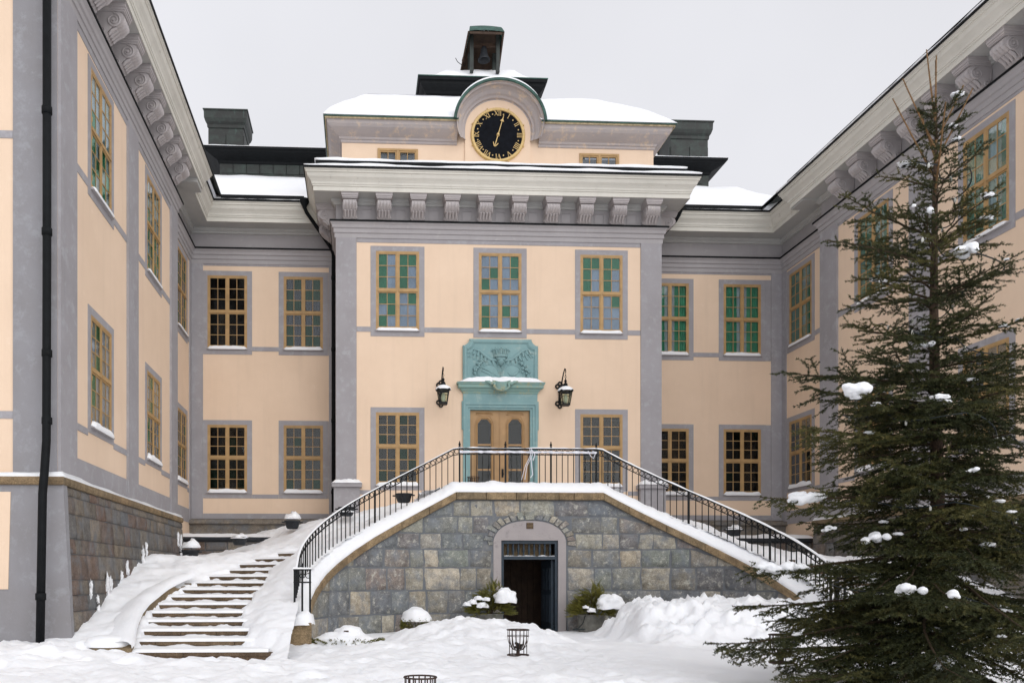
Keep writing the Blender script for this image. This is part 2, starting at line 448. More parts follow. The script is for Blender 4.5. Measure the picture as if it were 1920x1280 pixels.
# snow banks lying over both flights of the outer stair
def bank(sx):
    mb = MB(); st = .055
    xs = np.arange(CX-.05, 8.32, st); ys = np.arange(-10.1, 1.94, st)
    idx = {}
    def H(ax, y):
        t, q = stair_tq(ax, y)
        wob = .10*fbm(ax*sx, y, 5, 4, 1.6)+.06*fbm(ax*sx, y, 8, 3, 5)
        ql, qr = lut(QL, t)+wob, lut(QR, t)+wob*.9
        z = ramp_z(t)
        zz = z+.05*fbm(ax*sx, y, 2, 4, 1.3)+.03*fbm(ax*sx, y, 4, 4, 3.5)+.03*abs(fbm(ax*sx, y, 14, 3, 6))-.012
        if t < 0: zz -= .06*(-t)
        covered = sstep(15.2, 16.6, t)
        if qr < q < ql:
            k = min(q-qr, ql-q)
            return zz-.30*sstep(0, .13, k)*(1-covered)+.02+.06*covered
        if q >= ql:
            d = q-ql; up = .12*sstep(0, .35, d)*(1-.6*sstep(9, 13, t))+.20*sstep(0, 1.6, d)*sstep(2, 8, t)*(1-sstep(9.5, 13, t))-.22*sstep(5.7, 7.2, q)*sstep(9.5, 13, t)*(1-sstep(16, 18, t))
            up += .24*sstep(15, 17.2, t)*sstep(4.6, 5.6, q)
            return zz+.02+up*(1+.25*fbm(ax*sx, y, 6, 3, 2))
        d = qr-q
        return zz+.02+.17*sstep(0, .5, d)
    for j, y in enumerate(ys):
        for i, ax in enumerate(xs):
            t, q = stair_tq(ax, y)
            if q < 3.05 or (ax < CX and y < CY+3.05): continue
            idx[(i, j)] = len(mb.v); mb.v.append((sx*ax, y, H(ax, y)))
    for j in range(len(ys)-1):
        for i in range(len(xs)-1):
            k = [(i, j), (i+1, j), (i+1, j+1), (i, j+1)]
            if all(a in idx for a in k):
                f = tuple(idx[a] for a in k); mb.f.append(f if sx > 0 else f[::-1]); mb.mi.append(0)
    return tag(mb.obj('snow_bank', 'snow', smooth=True), kind='structure')
bank(-1); bank(1)

# ------------------------------------------------------------------ window kit
def window_meshes(wd, ht, tr):
    """ochre casement: frame, mullion, transom, four sashes, glazing bars; returns mesh and pane slots"""
    mb = MB(); h = wd/2; b = .046
    mb.box(-h, -h+b, -.010, .03, 0, ht); mb.box(h-b, h, -.010, .03, 0, ht)
    mb.box(-h+b, h-b, -.010, .03, ht-b, ht); mb.box(-h+b, h-b, -.010, .03, 0, b)
    mb.box(-.023, .023, -.014, .03, b, ht-b)
    zt = ht*tr
    mb.box(-h+b-.004, -.023, -.026, .03, zt-.032, zt+.026); mb.box(.023, h-b+.004, -.026, .03, zt-.032, zt+.026)
    panes = []
    for (x0, x1) in ((-h+b, -.023), (.023, h-b)):
        for (z0, z1) in ((b, zt-.032), (zt+.026, ht-b)):
            s = .031
            mb.box(x0, x0+s, -.004, .02, z0, z1); mb.box(x1-s, x1, -.004, .02, z0, z1)
            mb.box(x0+s, x1-s, -.004, .02, z0, z0+s); mb.box(x0+s, x1-s, -.004, .02, z1-s, z1)
            xi0, xi1, zi0, zi1 = x0+s, x1-s, z0+s, z1-s
            xm = (xi0+xi1)/2; g = .008
            mb.box(xm-g, xm+g, -.001, .012, zi0, zi1)
            dz = (zi1-zi0)/3
            for k in (1, 2):
                mb.box(xi0, xm-g, -.0005, .0115, zi0+k*dz-g, zi0+k*dz+g); mb.box(xm+g, xi1, -.0005, .0115, zi0+k*dz-g, zi0+k*dz+g)
            for c, (a, e) in enumerate(((xi0, xm), (xm, xi1))):
                for k in range(3): panes.append(((a+e)/2, zi0+(k+.5)*dz, e-a-.012, dz-.012))
            for zz in (z0+.12, z1-.12):      # hinges
                xx = x0 if x0 < -.1 else x1
                mb.box(xx-.012, xx+.012, -.02, -.004, zz-.04, zz+.04)
    me = mb.mesh('window', 'frame')
    pm = {}
    for w_, h_ in {(round(p[2], 3), round(p[3], 3)) for p in panes}:
        for k in ('clear', 'greenglass', 'paleglass'):
            pm[(w_, h_, k)] = MB().box(-w_/2, w_/2, 0, .004, -h_/2, h_/2).mesh('pane', k)
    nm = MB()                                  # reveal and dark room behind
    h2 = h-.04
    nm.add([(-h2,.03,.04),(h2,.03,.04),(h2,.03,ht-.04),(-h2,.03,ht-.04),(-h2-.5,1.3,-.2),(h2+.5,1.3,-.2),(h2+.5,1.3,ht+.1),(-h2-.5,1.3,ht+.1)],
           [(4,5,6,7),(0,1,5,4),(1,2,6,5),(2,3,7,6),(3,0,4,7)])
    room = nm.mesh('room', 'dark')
    sl = MB(); sl.prism([(-.065, -.05), (-.065, -.03), (.0, .0), (.0, -.05)], -h-.01, h+.01, 'x')
    sill = sl.mesh('sill', 'greymould')
    return dict(w=wd, h=ht, tr=tr, me=me, panes=panes, pm=pm, room=room, sill=sill)

def curtain_mesh(name, x0, x1, z0, z1, mat, fold=.03, nf=6):
    y0 = .036 if fold < .01 else .045+fold
    mb = MB()
    mb.grid(lambda u, v: (x0+(x1-x0)*u, y0+fold*math.sin(u*nf*2*PI)+min(.006, fold)*math.sin(u*23), z0+(z1-z0)*v), nf*8+1, 2)
    return mb.mesh(name, mat, True)

def sill_snow(parent, wd, th=.055, rnd=R):
    mb = MB(); n = 26; seed = rnd.uniform(0, 50)
    def fn(u, v):
        x = (-wd/2-.012)+(wd+.024)*u; e_ = min(1, 16*u, 16*(1-u))
        hgt = th*(.65+.5*fbm(x*2.2, seed, 0, 3, 1.6)+.35)*e_**.5
        pr = [(-.072, -.048), (-.088, -.02), (-.078, .4*hgt-.01), (-.05, hgt), (-.015, hgt*1.05), (.01, hgt)]
        y, z = pr[min(5, int(round(v*5)))]; y = y*(.35+.65*e_) if y < 0 else y; z = -.03+(z+.03)*max(.02, e_)
        return (x, y, z)
    mb.grid(fn, n, 6)
    o = mb.obj('sill_snow', 'snow', parent, True, local=True); return o

def place_window(kit, root, to_world, u, z0, rotz, scheme, snow_th=.05):
    o = link('window', kit['me'], root, to_world(u, 0, z0), (0, 0, rotz))
    rr = random.Random(int(u*100)+int(z0*1000)+int(rotz*77))
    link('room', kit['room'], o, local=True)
    link('sill', kit['sill'], o, (0, 0, 0), local=True)
    for (x, z, w_, h_) in kit['panes']:
        k = scheme(x, z, kit, rr)
        link('pane', kit['pm'][(round(w_, 3), round(h_, 3), k)], o, (x, .005, z), (rr.gauss(0, .008), 0, rr.gauss(0, .010)), local=True)
    h, wd = kit['h'], kit['w']
    cu = getattr(scheme, 'curtain', None)
    if cu: cu(o, wd, h, rr)
    if snow_th: sill_snow(o, wd, snow_th, rr)
    return o

def add_curtain(o, *a, **k): link('curtain', curtain_mesh('curtain', *a, **k), o, local=True)
def mk_scheme(pick, curtain=None):
    def f(x, z, kit, rr): return pick(x, z, kit, rr)
    f.curtain = curtain; return f
def cells(pattern):
    """pattern: 6 strings of 4 characters, top row first; g green, p pale, c clear"""
    def pick(x, z, kit, rr):
        wd, h = kit['w'], kit['h']
        col = min(range(4), key=lambda c: abs(x-(-wd*.37+wd*.245*c)))
        row = min(5, max(0, int((1-z/h)*6)))
        return {'g': 'greenglass', 'p': 'paleglass', 'c': 'clear'}[pattern[row][col]]
    return pick
blind = lambda o, wd, h, rr: add_curtain(o, -wd*.47, wd*.47, .03, h-.03, 'blind', .006, 4)
def bl_of(mat, lo=.0, hi=1.0, x0=-.47, x1=.47, fold=.025):
    return lambda o, wd, h, rr: add_curtain(o, wd*x0, wd*x1, .04+h*lo, h*hi-.04, mat, fold, 7)
def multi(*fs): return lambda o, wd, h, rr: [f(o, wd, h, rr) for f in fs]
def clear(x, z, kit, rr): return 'clear'
def clear_some(x, z, kit, rr): return 'greenglass' if rr.random() < .22 else 'clear'
SC = {
 'UL': mk_scheme(cells(['gpgg','gpgp','gpgp','ggpg','pgpp','gppp']), blind),
 'UM': mk_scheme(cells(['pppg','pgpg','gppp','pppp','gpgp','gppg']), blind),
 'UR': mk_scheme(cells(['gggg','gpgp','gpgp','pppg','pppp','pppp']), blind),
 'dark': mk_scheme(clear),
 'darkgreen': mk_scheme(clear_some),
 'duskblind': mk_scheme(cells(['pgpg','gpgg','ggpp','pppg','gpgp','gpgg']), bl_of('ironpot')),
 'green': mk_scheme(clear, multi(bl_of('curtgreen', 0, 1, -.47, -.12), bl_of('curtgreen', 0, 1, .14, .47), bl_of('curtwhite', 0, 1, -.12, .14))),
 'greenfull': mk_scheme(cells(['cpcc','ccpc','cccc','pccc','ccpc','cccc']), multi(bl_of('curtgreen', 0, 1, -.47, .06, .008), bl_of('mint', 0, 1, .06, .30, .008), bl_of('curtgreen', 0, 1, .30, .47, .008))),
 'greensky': mk_scheme(cells(['cppc','pppp','gppp','gpgp','pgcg','gcgp']), bl_of('mint', .0, 1, -.47, .47, .004)),
 'palegreen': mk_scheme(cells(['cgpc','pccp','cgcp','gpcp','gcpp','cppc']), bl_of('curtwhite', .0, 1, -.47, .47, .008)),
}

# ------------------------------------------------------------------ wall kit: local frame u along wall, v into wall, z up
def wall_panel(mb, F, u0, u1, z0, z1, holes, v=0.0, mi=0):
    us = sorted({u0, u1, *[h[0] for h in holes], *[h[1] for h in holes]})
    zs = sorted({z0, z1, *[h[2] for h in holes], *[h[3] for h in holes]})
    us = [u for u in us if u0 <= u <= u1]; zs = [z for z in zs if z0 <= z <= z1]
    for a, b in zip(us, us[1:]):
        for c, d in zip(zs, zs[1:]):
            m, n = (a+b)/2, (c+d)/2
            if any(h[0] < m < h[1] and h[2] < n < h[3] for h in holes): continue
            mb.add([F(a, v, c), F(b, v, c), F(b, v, d), F(a, v, d)], [(0, 1, 2, 3)], mi)
def slab(F, u0, u1, z0, z1, t, name, mat, root, bev=.004):
    """thin raised plaster field with a bevelled edge, proud of the wall by t"""
    mb = MB()
    p = [F(u0, .02, z0), F(u1, .02, z0), F(u1, .02, z1), F(u0, .02, z1)]
    q = [F(u0+bev, -t, z0+bev), F(u1-bev, -t, z0+bev), F(u1-bev, -t, z1-bev), F(u0+bev, -t, z1-bev)]
    mb.add(p+q, [(4,5,6,7),(0,1,5,4),(1,2,6,5),(2,3,7,6),(3,0,4,7)])
    return mb.obj(name, mat, root)
def surround(F, uc, wd, z0, z1, root, side=.137, top=.13, bot=.18, t=.012):
    mb = MB(); h = wd/2
    def fr(a, b, c, d):
        p = [F(a, .02, c), F(b, .02, c), F(b, .02, d), F(a, .02, d)]; q = [F(a, -t, c), F(b, -t, c), F(b, -t, d), F(a, -t, d)]
        mb.add(p+q, [(4,5,6,7),(0,1,5,4),(1,2,6,5),(2,3,7,6),(3,0,4,7)])
    fr(uc-h-side, uc-h, z0-bot, z1+top); fr(uc+h, uc+h+side, z0-bot, z1+top)
    fr(uc-h, uc+h, z1, z1+top); fr(uc-h, uc+h, z0-bot, z0)
    return mb.obj('window_surround', 'grey', root)

ZU0, ZU1, ZL0, ZL1 = 7.634, 9.663, 3.616, 5.482
K_bay_u = window_meshes(1.126, ZU1-ZU0, .50); K_bay_l = window_meshes(1.126, ZL1-ZL0, .53)
K_rec_u = window_meshes(1.104, ZU1-ZU0, .50); K_rec_l = window_meshes(1.104, ZL1-ZL0, .51)
K_win_u = window_meshes(1.17, ZU1-ZU0, .50); K_win_l = window_meshes(1.17, ZL1-ZL0, .51)

# cornice profiles (outward, z)
def prof_arch(dz=0, k=1): return [(o, z+dz) for o, z in [(0,9.98),(.03,9.985),(.03,10.10),(.055,10.11),(.055,10.21),(.085,10.23),(.10,10.30),(.14,10.345),(.14,10.385)]]
def prof_line(dz=0): return [(o, z+dz) for o, z in [(.142,10.36),(.158,10.36),(.158,10.405),(.02,10.45)]]
def prof_frieze(dz=0, f=0): return [(f, 10.40+dz), (f, 10.85+dz)]
def prof_soffit(dz=0, f=0): return [(o, z+dz) for o, z in [(f,10.82),(f+.05,10.83),(f+.06,10.87),(f+.11,10.90),(f+.12,10.955),(.54,10.96)]]
def prof_corn(dz=0): return [(o, z+dz) for o, z in [(.535,10.945),(.55,10.945),(.55,11.055),(.572,11.06),(.572,11.095),(.588,11.10),(.60,11.15),(.635,11.20),(.68,11.25),(.705,11.31),(.71,11.335),(.735,11.34),(.735,11.375),(.755,11.385),(.765,11.43)]]
def prof_edge(dz=0): return [(o, z+dz) for o, z in [(.762,11.42),(.785,11.415),(.79,11.45),(.785,11.47),(.70,11.49)]]

# plan of the walls, travelling left to right; outward is to the right of travel
LW, LI, RW, RI, RY = -8.207, -8.39, 8.323, 8.564, 1.943
BW = 4.285
PATH = [(-15.5,-8.8),(LW,-8.8),(LW,-.766),(LI,-.766),(LI,RY),(-BW,RY),(-BW,0),(BW,0),(BW,RY),(RI,RY),(RI,-.51),(RW,-.51),(RW,-9.2),(16,-9.2)]

# ------------------------------------------------------------------ main building
main = thing('manor_house', 'cream manor house with clock attic, snowy roofs and teal portal between two wings', 'building', (0, 0, 2.8))
FM = lambda u, v, z: (u, v, z)
FR = lambda u, v, z: (u, RY+v, z)
holes = lambda cs, wd, dz=0, lo=True: [(c-wd/2, c+wd/2, a+dz, b+dz) for c in cs for a, b in ((ZU0, ZU1), (ZL0, ZL1))]
hb = [(c-.563, c+.563, ZU0, ZU1) for c in (-2.6825, 0, 2.6825)]+[(c-.563, c+.563, ZL0, ZL1) for c in (-2.6825, 2.6825)]+[(-.79, .79, 2.0, 5.57)]
mb = MB(); wall_panel(mb, FM, -BW, BW, 1.2, 10.02, hb); mb.obj('front_wall', 'cream', main)
mb = MB()
for s in (-1, 1): mb.add([(s*BW, 0, 1.2), (s*BW, RY, 1.2), (s*BW, RY, 10.02), (s*BW, 0, 10.02)], [(0,1,2,3) if s > 0 else (3,2,1,0)])
mb.obj('side_wall', 'grey', main)
mb = MB()
wall_panel(mb, FR, LI, -BW, 1.2, 10.02, holes((-7.376, -5.2526), 1.104)); mb.obj('recessed_wall', 'cream', main); mb = MB(); wall_panel(mb, FR, BW, RI, 1.2, 10.02, holes((5.2526, 7.376), 1.104))
mb.obj('recessed_wall', 'cream', main)

for c, s in ((-2.6825, 'UL'), (0, 'UM'), (2.6825, 'UR')):
    place_window(K_bay_u, main, FM, c, ZU0, 0, SC[s], .035); surround(FM, c, 1.126, ZU0, ZU1, main)
for c in (-2.6825, 2.6825):
    place_window(K_bay_l, main, FM, c, ZL0, 0, SC['darkgreen'] if c < 0 else SC['dark'], .055); surround(FM, c, 1.126, ZL0, ZL1, main, bot=.15)
for c, su, sl in ((-7.376, 'dark', 'darkgreen'), (-5.2526, 'duskblind', 'darkgreen'), (5.2526, 'green', 'dark'), (7.376, 'green', 'darkgreen')):
    place_window(K_rec_u, main, FR, c, ZU0, 0, SC[su], .05); surround(FR, c, 1.104, ZU0, ZU1, main)
    place_window(K_rec_l, main, FR, c, ZL0, 0, SC[sl], .06); surround(FR, c, 1.104, ZL0, ZL1, main, bot=.08)

# grey pilasters, string bands and borders of the bay
for a, b in ((-BW, -3.745), (3.725, BW)): slab(FM, a, b, 2.6, 9.99, .035, 'pilaster', 'grey', main)
slab(FM, -3.745, 3.725, 9.875, 9.99, .010, 'band', 'grey', main)
for a, b in ((-3.745, -3.383), (-1.982, -.70), (.70, 1.982), (3.383, 3.725)): slab(FM, a, b, 7.566, 7.70, .011, 'band', 'grey', main)
for a, b in ((-3.745, -3.383), (-1.982, -1.02), (1.02, 1.982), (3.383, 3.725)): slab(FM, a, b, 3.35, 3.466, .011, 'band', 'grey', main)
# recesses
for s in (-1, 1):
    F = lambda u, v, z, s=s: (s*u, RY+v, z) if s > 0 else (-(u), RY+v, z)
    e = RI if s > 0 else -LI
    def sl(u0, u1, z0, z1, t=.011, n='band'):
        a, b = (u0, u1) if s > 0 else (-u1, -u0)
        slab(FR, a, b, z0, z1, t, n, 'grey', main)
    sl(e-.34, e, 2.7, 9.995, .026, 'pilaster'); sl(BW, BW+.25, 2.7, 9.995, .026, 'pilaster')
    sl(BW+.25, e-.34, 9.93, 10.0)
    sl(5.2526+.552+.137, 7.376-.552-.137, 7.55, 7.68); sl(5.2526+.552+.137, 7.376-.552-.137, 3.42, 3.536, .011)
    sl(BW+.25, 5.2526-.552-.137, 7.455, 9.80, .010); sl(7.376+.552+.137, e-.34, 7.455, 9.80, .010)
    sl(BW+.25, 5.2526-.552-.137, 3.42, 5.61, .010); sl(7.376+.552+.137, e-.34, 3.42, 5.61, .010)
    sl(5.2526-.552-.137, 5.2526+.552+.137, 3.42, 3.533, .0105); sl(7.376-.552-.137, 7.376+.552+.137, 3.42, 3.533, .0105)
    sl(BW+.25, e-.34, 2.7, 3.0, .014)

# plinth ledge under the recesses
for s in (-1, 1):
    e = LI if s < 0 else RI
    mb = MB(); x0, x1 = sorted((s*(BW-.05), e))
    mb.prism([(RY, 2.86), (RY-.10, 2.83), (RY-.30, 2.80), (RY-.31, 2.70), (RY-.20, 2.66), (RY-.19, 1.2), (RY, 1.2)], x0, x1, 'x')
    mb.obj('plinth_ledge', 'redstone', main)
# pilaster bases with snow
for s in (-1, 1):
    mb = MB(); a, b = s*4.36, s*3.63; x0, x1 = min(a, b), max(a, b)
    mb.box(x0+.03, x1-.03, -.20, .1, 2.3, 3.52); mb.box(x0-.02, x1+.02, -.27, .1, 3.52, 3.62); mb.box(x0-.01, x1+.01, -.25, .1, 2.75, 2.86)
    o = mb.obj('pilaster_base', 'grey', main)
    mb = MB(); mb.grid(lambda u, v: (x0-.03+(x1-x0+.06)*u, -.29+.39*v, 3.615+(.10+.05*fbm(u*3, v*2, s, 3, 1.5))*min(1, 7*u, 7*(1-u), 8*v+.05, 2)), 22, 10)
    mb.obj('base_snow', 'snow', main, True)

MP = PATH
def cornice_set(root, i0, i1, path, dz=0):
    for nm, pr, mat, sm in (('architrave', prof_arch(dz), 'greymould', 0), ('flashing', prof_line(dz), 'black', 0), ('frieze', prof_frieze(dz), 'greymould', 0),
                        ('soffit', prof_soffit(dz), 'soffit', 0), ('cornice', prof_corn(dz), 'cornice', 1), ('roof_edge', prof_edge(dz), 'black', 0)):
        mb = MB(); sweep(mb, path, pr, i0, i1); mb.obj(nm, mat, root)
cornice_set(main, 4, 9, PATH)

# console brackets
def bracket_mesh():
    mb = MB(); W = .165
    pr = [(.0,.40),(.40,.40),(.455,.375),(.475,.32),(.46,.26),(.41,.20),(.33,.165),(.26,.135),(.215,.095),(.195,.05),(.165,.015),(.12,-.005),(.0,-.005)]
    cols = 17
    vs = []; n = len(pr)
    for c in range(cols):
        u = -1+2*c/(cols-1)
        rid = .5+.5*math.cos((u*4)*PI)
        edge = 1 if abs(u) < .99 else .985
        for k, (p, z) in enumerate(pr):
            d = (.028*rid-.012) if 2 < k < 11 else 0
            lob = .012*math.sin(k*1.9)*rid if 3 < k < 11 else 0
            vs.append((u*W, -(p+d+lob)*edge, z))
    fs = []
    for c in range(cols-1):
        for k in range(n-1): fs.append((c*n+k, c*n+k+1, (c+1)*n+k+1, (c+1)*n+k))
    fs += [tuple(range(n-1, -1, -1)), tuple(range((cols-1)*n, cols*n))]
    mb.add(vs, fs)
    for s in (-1, 1):                        # volutes on both cheeks
        for (cy, cz, r0, tn) in ((-.30, .255, .125, 2.2), (-.105, .065, .055, 1.6)):
            pts = []
            for k in range(27):
                f = k/26; a = PI*.5+f*2*PI*tn*(1 if s else 1); r = r0*(1-f*.86)
                pts.append((s*(W+.006), cy+r*math.cos(a), cz+r*math.sin(a)))
            mb.tube(pts, [.017*(1-.4*k/26) for k in range(27)], 5)
            mb.lathe([(0, .022), (.022, .012), (.026, 0)], (0,0,0), 8) if False else None
            mb.tube([(s*(W-.01), cy, cz), (s*(W+.035), cy, cz)], [.024, .016], 8)
        mb.tube([(s*(W+.004), -.02, .33), (s*(W+.004), -.03, .16), (s*(W+.004), -.06, .10)], .012, 5)
    # leaf lobes under the scroll
    for u in (-.72, -.24, .24, .72):
        mb.tube([(u*W, -.345, .155), (u*W, -.255, .10), (u*W, -.21, .03)], [.030, .034, .018], 6)
    # moulded cap
    for (g, z0, z1) in ((.0, .40, .425), (.015, .425, .465), (.03, .465, .52), (.042, .52, .548)):
        mb.box(-W-.02-g, W+.02+g, -.485-g, .0, z0, z1)
    return mb.mesh('bracket', 'bracket')
BR = bracket_mesh()
for o_, n_ in ((BR, 'bracket'),):
    o_.polygons.foreach_set('use_smooth', [True]*len(o_.polygons))
    try: o_.set_sharp_from_angle(angle=math.radians(38))
    except Exception: pass
BX = [-3.916+.8708*i for i in range(10)]
for x in BX: link('bracket', BR, main, (x, 0, 10.408))
for s in (-1, 1):
    for y in (.42, 1.30): link('bracket', BR, main, (s*BW, y, 10.408), (0, 0, s*PI/2))
# square sunk panels between the brackets
pm = MB()
for (a, b, c, d) in ((-.135,.135,.0,.012),(-.135,.135,.258,.27)): pm.box(a, b, -.012, .005, c, d)
for a in (-.135, .123): pm.box(a, a+.012, -.012, .005, .012, .258)
pm.box(-.115, .115, -.007, .003, .02, .25)
PM = pm.mesh('frieze_panel', 'greymould')
for a, b in zip(BX, BX[1:]): link('frieze_panel', PM, main, ((a+b)/2, 0, 10.47))

# ledge roof over the bay cornice: sheet metal upstand and two tiers of snow
mb = MB()
sweep(mb, [(-BW, RY), (-BW, 0), (BW, 0), (BW, RY)], [(.70, 11.49), (.50, 11.52), (.50, 11.735), (.47, 11.755), (-.3, 11.80)])
mb.obj('ledge_sheet', 'black', main)
def snow_lip(root, path, i0, i1, o0, o1, z0, th, seed, name='roof_snow', seg=.12, wob=.03):
    """rounded strip of snow lying along an eave between offsets o0 (outer) and o1 (inner)"""
    mb = MB(); cols = []
    for i in range(i0, i1):
        p, q = Vector(path[i][:2]), Vector(path[i+1][:2])
        def mit(j):
            a = rnorm(path[j-1], path[j]) if j > 0 else rnorm(path[j], path[j+1])
            b = rnorm(path[j], path[j+1]) if j < len(path)-1 else a
            m = a+b; return m/max(.2, m.dot(a))
        ma, mb_ = mit(i), mit(i+1); n = max(2, int((q-p).length/seg))
        for k in range(n+1 if i == i1-1 else n):
            f = k/n; c = p.lerp(q, f); m = ma.lerp(mb_, f)
            w_ = wob*fbm(c.x, c.y, seed, 3, 1.1); t = th*(1+.55*fbm(c.x, c.y, seed+5, 3, .8))
            pr = [(o0+w_-.02, z0-.01), (o0+w_, z0+t*.35), (o0+w_-.05, z0+t*.85), (o0*.7+o1*.3, z0+t*1.08), (o1, z0+t*1.15), (o1-.04, z0-.02)]
            cols.append([(c.x+m.x*o, c.y+m.y*o, z) for o, z in pr])
    n = 6; vs = [v for c in cols for v in c]
    fs = [(i*n+k, (i+1)*n+k, (i+1)*n+k+1, i*n+k+1) for i in range(len(cols)-1) for k in range(n-1)]
    mb.add(vs, fs); return mb.obj(name, 'snow', root, True)
BP = [(-BW, RY), (-BW, 0), (BW, 0), (BW, RY)]
snow_lip(main, BP, 0, 3, .785, .50, 11.475, .085, 1)
snow_lip(main, BP, 0, 3, .515, -.1, 11.75, .08, 9)

# snowy lower roof behind the recess eaves
for s in (-1, 1):
    e = LI if s < 0 else RI
    x0, x1 = s*(BW-.1), e-s*.2
    def fn(u, v, x0=x0, x1=x1, s=s):
        x = x0+(x1+s*1.0-x0)*u; y = 1.22+5.35*v
        z = 11.50+(14.62-11.50)*v+.10*min(1, 10*v)+.05*fbm(x, y, 2, 3, .5)*min(1, v*6)
        return (x, y, z)
    mb = MB(); mb.grid(fn, 30, 24, flip=(s < 0)); mb.obj('roof_snow', 'snow', main, True)
    # snow guard board along the eave and lip of snow below it
    mb = MB(); a, b = sorted((s*(BW+.90), e-s*.95))
    mb.prism([(1.20, 11.49), (1.20, 11.60), (1.24, 11.61), (1.26, 11.50)], a, b, 'x'); mb.obj('snow_guard', 'black', main)
snow_lip(main, PATH, 4, 5, .785, .60, 11.465, .03, 21); snow_lip(main, PATH, 8, 9, .785, .60, 11.465, .03, 27)

# copper clad upper storey and its dark eave
UX = 8.35
mb = MB(); mb.box(-UX, UX, 6.52, 12, 13.8, 15.2); uw = mb.obj('upper_roof_wall', 'copper', main)
pm = MB()
def panel_mesh(w_, h_, mat='copper'):
    b = .012
    return MB().add([(0,0,0),(w_,0,0),(w_,0,h_),(0,0,h_),(b,-.018,b),(w_-b,-.018,b),(w_-b,-.018,h_-b),(b,-.018,h_-b)], [(4,5,6,7),(0,1,5,4),(1,2,6,5),(2,3,7,6),(3,0,4,7)]).mesh('copper_panel', mat)
PA = panel_mesh(.44, .44)
for r_ in range(3):
    zz = 13.86+r_*.445
    for i in range(38):
        x = -UX+.0+i*.445-(.22 if r_ % 2 else 0)
        if -UX <= x < UX-.40 and (x < -3.6 or x > 3.2): link('copper_panel', PA, uw, (x, 6.518, zz))
up = [(-UX, 12), (-UX, 6.52), (UX, 6.52), (UX, 12)]
mb = MB(); sweep(mb, up, [(0, 15.05), (.05, 15.08), (.06, 15.15), (.14, 15.19), (.26, 15.24), (.40, 15.31), (.42, 15.36), (.47, 15.37), (.48, 15.44), (.40, 15.46)]); mb.obj('upper_eave', 'black', main)
mb = MB(); mb.add([(-UX-.45, 6.07, 15.45), (UX+.45, 6.07, 15.45), (UX+.45, 13, 15.45), (-UX-.45, 13, 15.45), (-5, 9.6, 16.2), (5, 9.6, 16.2)], [(0,1,5,4), (1,2,5), (2,3,4,5), (3,0,4)]); mb.obj('upper_roof', 'copper', main)
snow_lip(main, up, 0, 3, .46, -1.5, 15.45, .045, 41)

# chimneys clad in copper sheets
def chimney(x0, x1, yf, zb, zt):
    d = 1.2
    mb = MB(); mb.box(x0, x1, yf, yf+d, zb, zt-.28)
    c = mb.obj('chimney', 'copper', main)
    cp = [(x0, yf+d), (x0, yf), (x1, yf), (x1, yf+d), (x0, yf+d), (x0, yf)]
    mb = MB(); sweep(mb, cp, [(0, zt-.62), (.03, zt-.60), (.04, zt-.50), (.09, zt-.42), (.13, zt-.30), (.14, zt-.05), (.17, zt-.04), (.17, zt), (-.6, zt+.03)], 1, 4)
    mb.add([(x0-.17,yf-.17,zt-.002),(x1+.17,yf-.17,zt-.002),(x1+.17,yf+d+.17,zt-.002),(x0-.17,yf+d+.17,zt-.002)], [(0,1,2,3)])
    mb.obj('chimney_cap', 'copper', c).matrix_parent_inverse = Matrix.Translation(-Vector(c.location)) @ Matrix.Identity(4)
    c2 = panel_mesh((x1-x0)/2-.01, .50); z = zb+.05; r_ = 0
    while z+.5 < zt-.6+.1:
        for k in range(2):
            o = link('copper_panel', c2, c, (x0+.005+k*(x1-x0)/2, yf-.002, z))
            o = link('copper_panel', c2, c, (x1+.002, yf+.02+k*.6, z), (0, 0, PI/2)); o.scale = (.8, 1, 1)
            o = link('copper_panel', c2, c, (x0-.002, yf+.60+k*.6, z), (0, 0, -PI/2)); o.scale = (.8, 1, 1)
        z += .51; r_ += 1
    return c
for x0, x1, zt in ((-9.02, -7.78, 17.72), (7.62, 9.0, 17.75)):
    c = chimney(x0, x1, 8.1, 15.3, zt)
    for ch in c.children: ch.matrix_parent_inverse = Matrix.Identity(4)
    c.matrix_parent_inverse = Matrix.Translation(-Vector(main.location))
for ch in uw.children: ch.matrix_parent_inverse = Matrix.Identity(4)

